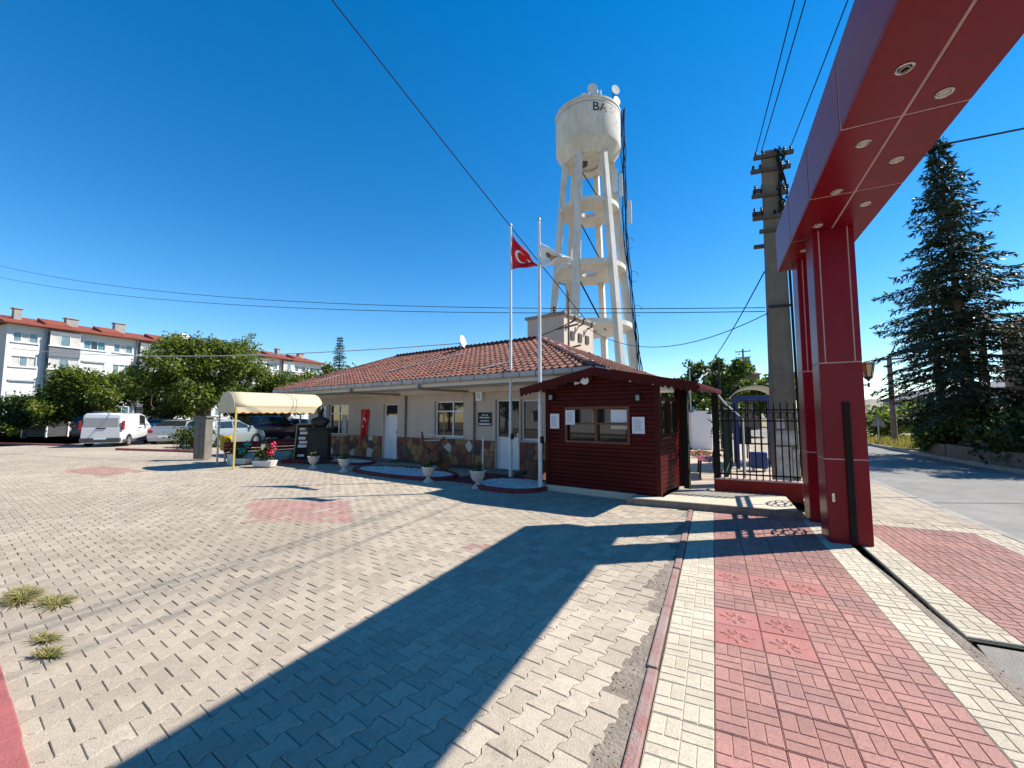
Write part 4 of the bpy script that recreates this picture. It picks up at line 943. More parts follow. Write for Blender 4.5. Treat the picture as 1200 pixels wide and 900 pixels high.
for kind, L_ in seq:
    y0, y1 = yy, yy + L_; yy = y1
    ops = []
    if kind == 'w':
        if L_ < 3.5: cols = [((y0 + y1) / 2 - .95, (y0 + y1) / 2 + .95)]
        else: cols = [(y0 + .45, y0 + .45 + L_ * .36), (y1 - .35 - L_ * .34, y1 - .35)]
        mb = MB(AO); dd = []
        for (a, b) in cols:
            for zi, (z0, z1) in enumerate(zs):
                if a < 19 and zi == 2 or (a > 22 and a < 25 and zi == 1):       # closed roller shutter
                    dd.append((a, b, z0, z1)); MB(AO).box(AX - .12, AX - .05, a, b, z0, z1).build('roller_shutter', 'apt_white', apt); MB(AO).box(AX, AX + .14, a - .1, b + .1, z1, z1 + .16).build('shutter_box', 'apt_grey_pale', apt); continue
                dd.append(awin(a, b, z0, z1, ra.choice((0, 0, 1, 2, 3))))
        wall_open(mb, y0, y1, 0, 12.0, dd, .16, fa); mb.build('wall', 'apt_white', apt)
        MB(AO).box(AX, AX + .06, y0, y1, 11.9, 12.12).build('cornice', 'apt_white', apt)
    else:
        x = .9 if L_ > 2.7 else .7
        MB(AO).box(AX - .3, AX + .0, y0, y1, 0, 12.0).build('recess_wall', 'apt_grey_pale', apt)
        for zi, (z0, z1) in enumerate(zs):
            zb = z0 - 1.25
            MB(AO).box(AX + .001, AX + x, y0 + .25, y1 - .1, zb - .1, z0 - .1).build('balcony_front', 'apt_grey', apt)
            MB(AO).box(AX + .001, AX + x - .05, y0 + .28, y1 - .13, z1 + .05, z1 + .42).build('balcony_beam', 'apt_grey', apt)
            if zi in (0, 1): awin(y0 + .3, y1 - .15, z0 - .08, z1 + .05, (0, 1, 2)[int(y0) % 3] if zi == 0 else 1, x)
            else: MB(AO).box(AX + .002, AX + .3, y0 + .4, y1 - .3, z0 - .1, z1 + .05).build('balcony_opening', 'glass_dark', apt)
        MB(AO).box(AX, AX + .25, y0 + .02, y0 + .2, 0, 12).build('pilaster', 'apt_grey_pale', apt)
YE = yy
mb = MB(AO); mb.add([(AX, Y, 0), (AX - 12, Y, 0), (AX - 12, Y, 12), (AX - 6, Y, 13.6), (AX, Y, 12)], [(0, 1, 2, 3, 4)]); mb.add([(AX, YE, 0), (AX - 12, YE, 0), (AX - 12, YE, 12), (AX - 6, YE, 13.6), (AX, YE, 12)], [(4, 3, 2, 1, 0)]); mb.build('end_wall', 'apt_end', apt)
mb = MB(AO); za, zr = 12.1, 13.75
mb.add([(AX + .9, Y - .5, za), (AX + .9, YE + .5, za), (AX - 6, YE + .5, zr), (AX - 6, Y - .5, zr), (AX - 12.9, Y - .5, za), (AX - 12.9, YE + .5, za), (AX + .9, Y - .5, za - .18), (AX + .9, YE + .5, za - .18), (AX - 12.9, Y - .5, za - .18), (AX - 12.9, YE + .5, za - .18)],
       [(0, 1, 2, 3), (3, 2, 5, 4), (6, 7, 1, 0), (6, 0, 3, 4, 8), (1, 7, 9, 5, 2), (7, 6, 8, 9)]); ar = mb.build('roof', 'apt_roof', apt)
for k, y in enumerate((18.2, 23.0, 28.0, 34.2, 40.5, 45.5, 50.5, 55.8)):
    x = AX - 2.6 - (k % 3) * .7; z = za + (AX + .9 - x) / 6.9 * (zr - za); wd = .3 if k % 3 == 0 else .55
    if k % 2 == 0 or True: MB(AO).box(x - .4, x + .4, y - wd, y + wd, z - .3, z + 1.15 - (k % 2) * .3).box(x - .5, x + .5, y - wd - .12, y + wd + .12, z + 1.15 - (k % 2) * .3, z + 1.25 - (k % 2) * .3).build('chimney', 'chimney', ar)
for y in (21.0, 26.0, 31.5, 37.5, 43.0, 48.5, 53.5):
    mb = MB(AO); x0 = AX - .2; mb.add([(x0, y - 1.1, za + .45), (x0, y + 1.1, za + .45), (x0 - 2.6, y + 1.1, za + 1.35), (x0 - 2.6, y - 1.1, za + 1.35), (x0, y - 1.1, za + .2), (x0, y + 1.1, za + .2), (x0 - 2.6, y + 1.1, za + .8), (x0 - 2.6, y - 1.1, za + .8)], [(0, 1, 2, 3), (4, 5, 1, 0), (4, 0, 3, 7), (1, 5, 6, 2)]); mb.build('dormer', 'apt_roof', ar)
dz = thing('satellite_dish', 'white satellite dish on the apartment roof above the big tree', 'satellite dish', (AX - 1.2, 34.6, 13.0))
MB().tube([(0, 0, -.6), (0, 0, .3)], .06, 6).build('mast', 'steel', dz)
q_ = Vector((.9, -.2, .5)).to_track_quat('Z', 'Y'); m_ = MB().lathe([(.0001, 0), (.35, .05), (.6, .18), (.6, .21), (.0001, .05)], 16); MB().add([q_ @ Vector(v) + Vector((.1, 0, .4)) for v in m_.v], m_.f).build('reflector', 'pvc_white', dz, smooth=True)
# dish on the office roof
ds = thing('satellite_dish', 'small white dish on the ridge of the low tiled office roof', 'satellite dish', wB(-12.0, 13.0, 4.45), -YB)
MB().tube([(0, 0, -.1), (0, 0, .35)], .02, 6).build('mast', 'steel', ds); q_ = Vector((.9, .25, .2)).to_track_quat('Z', 'Y'); m_ = MB().lathe([(.0001, 0), (.14, .02), (.27, .07), (.27, .085), (.0001, .02)], 16); MB().add([q_ @ Vector(v) + Vector((.04, 0, .33)) for v in m_.v], m_.f).build('reflector', 'pvc_white', ds, smooth=True)
# ================================================================== CONCRETE UTILITY POLE
cp = thing('concrete_pole', 'thick tapered concrete power pole with stacked crossarms behind the gate column', 'utility pole', (1.58, 12.45, 0), R(6))
mb = MB(); mb.add([(-.27, -.19, 0), (.27, -.19, 0), (.27, .19, 0), (-.27, .19, 0), (-.19, -.14, 8.6), (.19, -.14, 8.6), (.19, .14, 8.6), (-.19, .14, 8.6)], [(4, 5, 6, 7), (0, 1, 5, 4), (1, 2, 6, 5), (2, 3, 7, 6), (3, 0, 4, 7)]); mb.build('shaft', 'pole_concrete', cp, bevel=.02)
def insul(mb, x, y, z): mb.lathe([(.012, -.04), (.012, 0), (.035, .01), (.02, .04), (.04, .055), (.022, .085), (.03, .10), (.0001, .125)], 8, (x, y, z))
for k, (z, x0, x1, y) in enumerate(((8.42, -.42, .48, -.17), (8.05, -.50, .40, -.17), (7.68, -.40, .42, .17), (7.38, -.50, .30, -.17), (7.05, -.44, .36, .17), (6.78, -.50, .2, -.17), (6.42, -.36, .2, -.17), (6.15, -.44, .2, .17))):
    ca_ = MB().bar((x0, y, z), (x1, y, z), .09, .09).build('crossarm', 'tower_dark', cp); mb = MB()
    if k < 6:
        for xx in (x0 + .06, x0 + .22, x1 - .06, x1 - .2): insul(mb, xx, y, z + .06)
        mb.build('insulators', 'black', ca_, smooth=True)['kind'] = 'stuff'
mb = MB(); r9 = random.Random(8)
for k in range(7):
    P = [(r9.uniform(.05, .3), -.2 + r9.uniform(-.06, .05), 8.55 - q * .24 + r9.uniform(-.08, .08)) for q in range(8)]; mb.tube(P, .016, 5)
mb.tube([(.24, -.2, 6.6), (.26, -.2, 4.5), (.27, -.22, 2.5), (.29, -.22, .2)], .03, 6); mb.build('cable_bundle', 'cable', cp)
MB().box(-.245, .255, -.205, -.17, 4.4, 4.46).build('clamp', 'black', cp)
for (x0, x1, z0, z1) in ((-.24, .1, .1, .9), (-.22, .22, .95, 1.3), (0.12, .25, .2, .85), (-.2, -.02, 1.35, 1.6)): MB().box(x0, x1, -.196, -.192 + .0, z0, z1).build('torn_poster', 'poster', cp)
# ================================================================== FENCE, SIDE GATE AND YARD
fn_ = thing('entrance_fence', 'black iron bar fence with scroll band on a low red wall beside the gate', 'fence', (.72, 9.8, 0))
FO = (.72, 9.8, 0)
MB(FO).box(-.02, 1.50, 9.73, 9.93, .0, .36).build('low_wall', 'wall_red', fn_, bevel=.008); MB(FO).box(-.04, 1.52, 9.71, 9.95, .36, .385).build('coping', 'gate_joint', fn_)
for z in (.47, 1.56, 1.78): MB(FO).box(.05, 1.5, 9.81, 9.845, z - .014, z + .014).build('rail', 'gate_black', fn_)
for k in range(12): MB(FO).box(.158 + k * .115, .180 + k * .115, 9.815, 9.838, .385, 1.92 if k % 1 == 0 else 1.8).build('bar', 'gate_black', fn_)
for k in range(12):
    mb = MB(FO); xx = .22 + k * .115; mb.tube([(xx + .05 * math.cos(a), 9.826, 1.67 + .07 * math.sin(a)) for a in [2 * math.pi * q / 12 for q in range(13)]], .008, 5); mb.build('scroll', 'gate_black', fn_)
sg = thing('side_gate', 'black iron pedestrian gate folded open beside its dark post', 'gate', (0.05, 9.9, 0))
SO = (.05, 9.9, 0)
MB(SO).box(-.03, .10, 9.78, 9.92, .1, 2.12).build('post', 'gate_black', sg); MB(SO).box(.02, .07, 9.84, 9.88, 2.12, 2.5).build('post_top', 'gate_black', sg)
for z in (.3, 1.2, 1.85): MB(SO).box(.06, .10, 9.95, 11.0, z, z + .035).build('rail', 'gate_black', sg)
for k in range(9): MB(SO).box(.07, .09, 9.97 + k * .125, 9.99 + k * .125, .2, 1.95).build('bar', 'gate_black', sg)
leaf_cloud('climbing_vine', [(.0, 10.2, 1.9, .12, .4, .45), (.05, 10.0, 1.2, .10, .2, .6)], 260, .035, ['ivy', 'leaf_dark'], None, .2, 5); tag(bpy.data.objects['climbing_vine'], 'thin dark vine climbing the side gate post', 'vine')
yf = thing('yard_fence', 'dark green bar fence running back through the yard', 'fence', (.45, 13.5, 0))
for k in range(14): MB((.45, 13.5, 0)).box(.18 + k * .028, .21 + k * .028, 11.2 + k * .42, 11.23 + k * .42, 0, 2.0).build('bar', 'green_paint', yf)
for z in (.3, 1.85): MB((.45, 13.5, 0)).bar((.19, 11.1, z), (.57, 16.9, z), .04).build('rail', 'green_paint', yf)
pt = thing('entry_portal', 'blue framed walkway shelter with arched translucent roof behind the fence', 'shelter', (1.25, 16.2, 0))
for (x, y) in ((-.58, -.9), (.52, -.9), (-.58, .9), (.52, .9)): MB().box(x - .05, x + .05, y - .05, y + .05, 0, 2.3).build('post', 'blue_paint', pt)
for y in (-.9, .9): MB().bar((-.6, y, 2.25), (.54, y, 2.25), .08, .14).build('lintel', 'blue_paint', pt)
mb = MB(); n = 10; P = []
for y in (-1.05, 1.05):
    for k in range(n + 1): a = math.pi * (.12 + .76 * k / n); P.append((-.03 - .68 * math.cos(a) / math.cos(.12 * math.pi), y, 2.20 + .52 * (math.sin(a) - math.sin(.12 * math.pi)) + .1))
mb.add(P, [(k, k + 1, n + 2 + k, n + 1 + k) for k in range(n)]); o = mb.build('arched_roof', 'polycarb', pt); o.modifiers.new('t', 'SOLIDIFY').thickness = .02
mb = MB()
for k in (0, 3, 5, 7, 10): mb.bar(P[k], P[n + 1 + k], .03)
mb.build('roof_ribs', 'steel', pt)['kind'] = 'stuff'
for x in (-.3, .1): MB().box(x - .02, x + .02, -.62, -.58, .3, 2.2).build('turnstile_post', 'black', pt)
MB().box(-.55, .5, -.62, -.58, .75, .80).build('turnstile_bar', 'black', pt); MB().box(-.5, -.15, -.3, .1, .75, 1.3).build('turnstile_box', 'black', pt)
bb = thing('blue_bin', 'blue box shaped bin on feet behind the iron fence', 'bin', (1.2, 14.9, 0))
MB().box(-.22, .22, -.18, .18, .08, .56).build('body', 'blue_paint', bb, bevel=.02); MB().box(-.18, -.12, -.12, .12, 0, .08).build('foot', 'steel', bb); MB().box(.12, .18, -.12, .12, 0, .08).build('foot', 'steel', bb)
pb = thing('park_bench', 'red slatted bench with black legs seen end on in the yard', 'bench', (-.18, 12.5, 0), R(4))
for k in range(4): MB().box(-.22 + k * .11, -.13 + k * .11, -.1, 1.3, .44, .47).build('seat_slat', 'bench_red', pb)
for k in range(3): MB().box(.23 + k * .02, .25 + k * .02, -.1, 1.3, .54 + k * .12, .63 + k * .12).build('back_slat', 'bench_red', pb)
for y in (0, 1.2):
    MB().bar((-.2, y, 0), (-.17, y, .44), .05).build('leg', 'black', pb); MB().bar((.24, y, 0), (.2, y, .44), .05).bar((.2, y, .44), (.29, y, .88), .05).build('leg', 'black', pb)
ct = thing('white_container', 'white corrugated site container at the back of the yard', 'container', (-1.2, 23.2, 0), R(-4))
MB().box(-2.6, 1.1, 0, 2.4, .08, 1.85).build('body', 'container', ct); MB().box(-2.65, .3, -.05, 2.45, 1.85, 1.95).build('roof_edge', 'container_blue', ct)
for k in range(14): MB().box(-2.55 + k * .19, -2.46 + k * .19, -.04, -.001, .12, 1.83).build('rib', 'container', ct)
MB().box(.18, 1.12, -.03, 2.42, .0, 1.93).build('end_panel', 'pvc_white', ct)
mb = MB(); r1 = random.Random(1)
for k in range(60):
    x, y = r1.gauss(-.6, .5), r1.gauss(19.2, .5); z = max(0, .22 - .2 * math.hypot(x + .6, y - 19.2)) + .03; a = r1.uniform(0, 3); d = Vector((math.cos(a), math.sin(a), r1.uniform(-.3, .3))) * .09; mb.bar(Vector((x, y, z)) - d, Vector((x, y, z)) + d, .09, .06)
tag(mb.build('brick_rubble', 'rubble'), 'heap of broken bricks on the yard floor before the container', 'rubble', kind='stuff')
# ================================================================== OVERHEAD LINES
def wire(p, q, sag, r, label, mat='cable', n=24):
    p, q = Vector(p), Vector(q); mid = (p + q) / 2; P = [p.lerp(q, k / n) - Vector((0, 0, sag * 4 * (k / n) * (1 - k / n))) - mid for k in range(n + 1)]
    o = MB().tube(P, r, 5, caps=False).build('overhead_cable', mat); o.location = mid; return tag(o, label, 'cable', 'overhead cables')
wire((1.22, 12.25, 8.5), (2.2, -8, 9.2), .25, .011, 'leftmost of three thin wires rising from the concrete pole top')
wire((1.36, 12.25, 8.55), (2.5, -8, 9.2), .25, .011, 'middle one of three thin wires rising from the concrete pole top')
wire((2.0, 12.25, 8.5), (3.1, -8, 9.2), .25, .011, 'wire nearest the red beam rising from the concrete pole top')
wire((-5.2, 18.9, 6.1), (-11.6, 1.0, 17.7), .15, .018, 'black cable falling from the top of the sky past the flags to the transformer house')
wire((-44, 9.9, 12.0), (1.3, 12.4, 4.45), .9, .011, 'upper long wire crossing the left sky to the concrete pole')
wire((-44, 9.95, 11.2), (1.3, 12.4, 4.35), .8, .011, 'lower long wire crossing the left sky to the concrete pole')
wire((-46, 11.5, 6.6), wB(-12.05, 13.0, 4.75), .55, .022, 'pale drooping cable running in front of the apartment block to the office ridge', 'cable_pale')
wire(wB(-12.05, 13.0, 4.7), (-5.4, 18.6, 6.3), .5, .02, 'short slack cable from the office roof dish to the transformer house')
wire((14.6, 18.5, 10.9), (2.2, 12.4, 7.9), .1, .026, 'thick cable entering from the right through the fir top')
wire((-5.2, 19, 5.8), (1.35, 12.4, 4.3), .9, .012, 'thin slack wire between the transformer house and the concrete pole')
wire((1.32, 12.4, 5.4), (-1.5, 30, 3.6), .5, .016, 'dark wire dropping from the concrete pole down towards the yard trees')
wire((9.6, 33, 5.2), (22, 20, 7.5), .4, .012, 'thin wire from the wooden pole crossing to the right behind the fir')
wire((9.9, 33, 4.2), (13, 20, 5.4), .3, .012, 'low thin wire between the wooden pole and the fir')
# ================================================================== TREES AND SHRUBS
def limb(mb, p, q, r0, r1, n=6, wob=.12, seed=0):
    r = random.Random(seed); p, q = Vector(p), Vector(q); L = (q - p).length
    P = [p.lerp(q, k / n) + Vector((r.uniform(-1, 1), r.uniform(-1, 1), 0)) * wob * L * (k / n) * (1 - k / n) for k in range(n + 1)]
    mb.tube(P, [r0 + (r1 - r0) * k / n for k in range(n + 1)], 8)
def tree(name, label, loc, h, r, trunk_h, nleaf, size, mats, seed, cat='tree', group=None, nb=22, squash=.8, bark='bark', weights=None, off=(0, 0), clump=.22):
    t = thing(name, label, cat, loc, 0, group); rd = random.Random(seed); mb = MB()
    cz = trunk_h + (h - trunk_h) * .5; hz = (h - trunk_h) * .5
    limb(mb, (0, 0, 0), (off[0] * .5, off[1] * .5, cz), r * .055 + .05, r * .03 + .02, 7, .1, seed)
    blobs = []
    for k in range(nb):
        a = rd.uniform(0, 2 * math.pi); el = math.asin(rd.uniform(-.75, 1)); f = rd.uniform(.45, .95)
        c = (off[0] + r * f * math.cos(a) * math.cos(el), off[1] + r * f * math.sin(a) * math.cos(el), cz + hz * f * math.sin(el)); br = r * rd.uniform(.15, .36)
        blobs.append((*c, br, br, br * squash)); limb(mb, (off[0] * .3, off[1] * .3, trunk_h * rd.uniform(.75, 1.05)), c, r * .022 + .015, .012, 5, .25, seed * 50 + k)
    mb.build('trunk', bark, t, smooth=True)
    leaf_cloud('crown', blobs, nleaf, size, mats, t, .25, seed, clump=clump, weights=weights)
    return t
LA = ['leaf_a', 'leaf_b', 'leaf_dark']
tree('broadleaf_tree', 'large dense broadleaf tree over the parked cars beside the canopy', (-33.2, 17.6, 0), 7.5, 3.8, 2.1, 36000, .105, LA, 1, nb=38, weights=[.42, .38, .2])
tree('broadleaf_tree', 'spreading tree right of the large one reaching the office roof corner', (-33.5, 24.3, 0), 5.3, 3.4, 1.8, 22000, .105, LA, 2, nb=26, weights=[.3, .45, .25])
tree('broadleaf_tree', 'bright green tree between the parked van and the apartment block', (-42.5, 14.8, 0), 4.9, 3.0, 1.0, 20000, .12, LA, 3, nb=26, weights=[.55, .35, .1])
tree('broadleaf_tree', 'light green tree behind the van left of the largest tree', (-40.5, 18.6, 0), 5.3, 2.8, 1.1, 16000, .12, LA, 4, nb=24, weights=[.5, .35, .15])
tree('broadleaf_tree', 'dark low fir like tree by the left apartment corner', (-47.0, 12.7, 0), 3.3, 1.9, .7, 9000, .1, ['leaf_dark', 'leaf_b'], 5, nb=18, weights=[.75, .25])
tree('broadleaf_tree', 'tree top between the far end of the apartments and the office roof', (-36.5, 32.0, 0), 6.5, 3.0, 2.0, 11000, .15, LA, 6, nb=22, weights=[.35, .4, .25])
tree('broadleaf_tree', 'smaller tree showing above the left roof hip of the office', (-33.0, 29.0, 0), 7.2, 2.4, 2.2, 8000, .14, LA, 7, nb=18, weights=[.35, .4, .25])
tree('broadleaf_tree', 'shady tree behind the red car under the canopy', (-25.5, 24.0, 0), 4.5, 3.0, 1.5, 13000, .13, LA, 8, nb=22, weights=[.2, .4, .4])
tree('broadleaf_tree', 'tree filling the gap between the apartments and the largest crown', (-37.5, 24.5, 0), 4.9, 3.0, 1.2, 13000, .14, LA, 9, nb=24, weights=[.35, .4, .25])
tree('hedge_bush', 'clipped green hedge at the left foot of the apartment block', (-60, 15.2, 0), 2.2, 3.0, .1, 4000, .16, ['leaf_b', 'leaf_dark'], 10, 'hedge', nb=14)
tree('flowering_shrub', 'low yellow flowering shrub below the left apartment corner', (-50.5, 13.6, 0), 1.1, 1.2, .1, 1200, .1, ['yellow_bloom', 'leaf_a'], 11, 'shrub', nb=8)
# trees beyond the yard
tree('yard_tree', 'dark leafy tree right of the kiosk roof beyond the yard', (-.6, 52, 0), 8.0, 3.6, 1.6, 6500, .24, ['leaf_dark', 'leaf_b'], 12, nb=22)
tree('yard_tree', 'tall dark tree standing behind the side gate post', (1.6, 46, 0), 7.6, 2.6, 1.4, 5500, .22, ['leaf_dark', 'leaf_b'], 13, nb=18)
tree('yard_tree', 'round tree crown just left of the concrete pole', (4.5, 40, 0), 5.7, 2.2, 1.5, 5000, .2, LA, 14, nb=18)
tree('yard_tree', 'low tree at the back of the yard above the container', (-4.4, 50, 0), 5.8, 3.2, 1.2, 5500, .22, ['leaf_b', 'leaf_dark'], 15, nb=18)
# bushes along the right road bend
for k, (x, y, h, r, lab) in enumerate(((13.2, 44, 2.6, 2.6, 'leftmost green bush in the distance by the red column edge'), (16.5, 46, 2.7, 2.8, 'green bush behind the wooden power pole'), (19.5, 42, 2.4, 2.4, 'rounded bush below the far grey house'), (11.5, 39, 1.8, 1.7, 'yellow green bush behind the triangular road sign'))):
    tree('roadside_bush', lab, (x, y, 0), h, r, .15, 3500, .14, LA, 30 + k, 'bush', nb=14, weights=[.45, .35, .2])
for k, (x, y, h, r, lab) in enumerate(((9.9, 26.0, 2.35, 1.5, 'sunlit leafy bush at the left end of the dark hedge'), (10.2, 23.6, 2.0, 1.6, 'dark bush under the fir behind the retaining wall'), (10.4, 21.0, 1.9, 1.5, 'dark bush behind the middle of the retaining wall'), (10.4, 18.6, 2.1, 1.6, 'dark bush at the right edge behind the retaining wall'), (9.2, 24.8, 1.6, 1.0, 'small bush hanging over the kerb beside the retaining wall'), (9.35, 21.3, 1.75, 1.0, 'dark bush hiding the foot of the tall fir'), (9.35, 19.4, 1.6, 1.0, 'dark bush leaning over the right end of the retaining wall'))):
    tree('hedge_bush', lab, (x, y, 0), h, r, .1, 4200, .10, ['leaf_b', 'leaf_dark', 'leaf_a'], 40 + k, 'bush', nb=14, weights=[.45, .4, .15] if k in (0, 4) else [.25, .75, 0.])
# dry grass by the far bend
r = np.random.default_rng(6); n = 5000; b = np.stack([r.uniform(8.7, 15, n), r.uniform(29, 40, n), np.full(n, -.02)], 1); hgt = r.uniform(.15, .45, n); a = r.random(n) * 6.28
sd = np.stack([np.cos(a), np.sin(a), np.zeros(n)], 1) * .03; tp = b + np.stack([r.normal(0, .12, n), r.normal(0, .12, n), hgt], 1)
tag(add_obj('dry_grass', fast_mesh('dry_grass', np.stack([b - sd, b + sd, tp + sd * .1, tp - sd * .1], 1), 4, ['dry_leaf'])), 'dry yellow grass at the road bend', 'grass', kind='stuff')
def conifer(label, loc, H, z0, rmax, seed, density=1., lean=(0, 0)):
    t = thing('fir_tree', label, 'tree', loc); rd = np.random.default_rng(seed); mb = MB()
    mb.tube([(lean[0] * f, lean[1] * f, H * f) for f in (0, .2, .4, .6, .8, 1)], [.21, .18, .14, .10, .055, .015], 9)
    Q = []; z = z0
    while z < H - .1:
        f = (z - z0) / (H - z0); L0 = rmax * (1 - f) ** .95 * (.82 + .36 * rd.random()) + .12; nb = int(5 + 3 * rd.random())
        if f < .1: L0 *= .7 + 3 * f
        a0 = rd.random() * 6.28
        for k in range(nb):
            if rd.random() < .1: continue
            a = a0 + 6.283 * k / nb + rd.normal(0, .25); L = L0 * rd.uniform(.62, 1.15); d = np.array([math.cos(a), math.sin(a), 0]); rise = .30 * f + rd.normal(0, .06); droop = .62 * (1 - f * .7)
            c0 = np.array([lean[0] * z / H, lean[1] * z / H, z])
            m = max(4, int(L / .13)); us = (np.arange(m) + .5) / m
            pts = c0 + d * (us * L)[:, None] + np.array([0, 0, 1]) * (rise * us * L - droop * us ** 1.7 * L * .55 + .10 * L * np.maximum(us - .75, 0))[:, None]
            if L > .5: mb.tube([tuple(c0), tuple(pts[m // 2]), tuple(pts[-1])], [.03 * L / 2 + .012, .018, .006], 4, caps=False)
            perp = np.array([-d[1], d[0], 0])
            for u, p in zip(us, pts):
                tw = (.12 + .17 * min(L, 2.4) * (1 - u * .7)) * rd.uniform(.7, 1.25)
                for sgn in (-1, 1):
                    e = p + perp * sgn * tw + d * tw * .65 + np.array([0, 0, -.55 * tw + rd.normal(0, .05)])
                    for q in range(int(5 * density)):
                        s_ = p + (e - p) * rd.uniform(-.05, .75); ax = unit((e - p)[None] + rd.normal(0, .4 * tw, (1, 3)))[0]; ln = rd.uniform(.13, .28); wv = np.cross(ax, rd.normal(size=3)); wv = wv / np.linalg.norm(wv) * rd.uniform(.014, .026)
                        Q.append((s_ - wv, s_ + ax * ln * .5 + wv * 1.1 - wv * .0, s_ + ax * ln, s_ + ax * ln * .5 - wv * 1.3))
        z += rd.uniform(.20, .34)
    mb.build('trunk', 'bark', t, smooth=True)
    V = np.array(Q); add_obj('crown', fast_mesh('crown', V, 4, ['needle']), t); return t
conifer('tall dark fir tree beyond the road on the right', (9.05, 22.3, 0), 13.0, 2.2, 3.1, 1, 1.6, (-.35, .1))
conifer('second fir tree half hidden behind the tall fir with bare brown trunk', (9.35, 25.6, 0), 8.6, 3.9, 2.2, 2, 1.2)
conifer('fir branches at the right edge of the view beside the beige house', (11.4, 20.4, 0), 7.4, 1.6, 2.3, 3, 1.2)
conifer('small pointed fir top above the apartments and the office roof', (-37.6, 33.6, 0), 10.6, 5.5, 1.5, 4, .7)
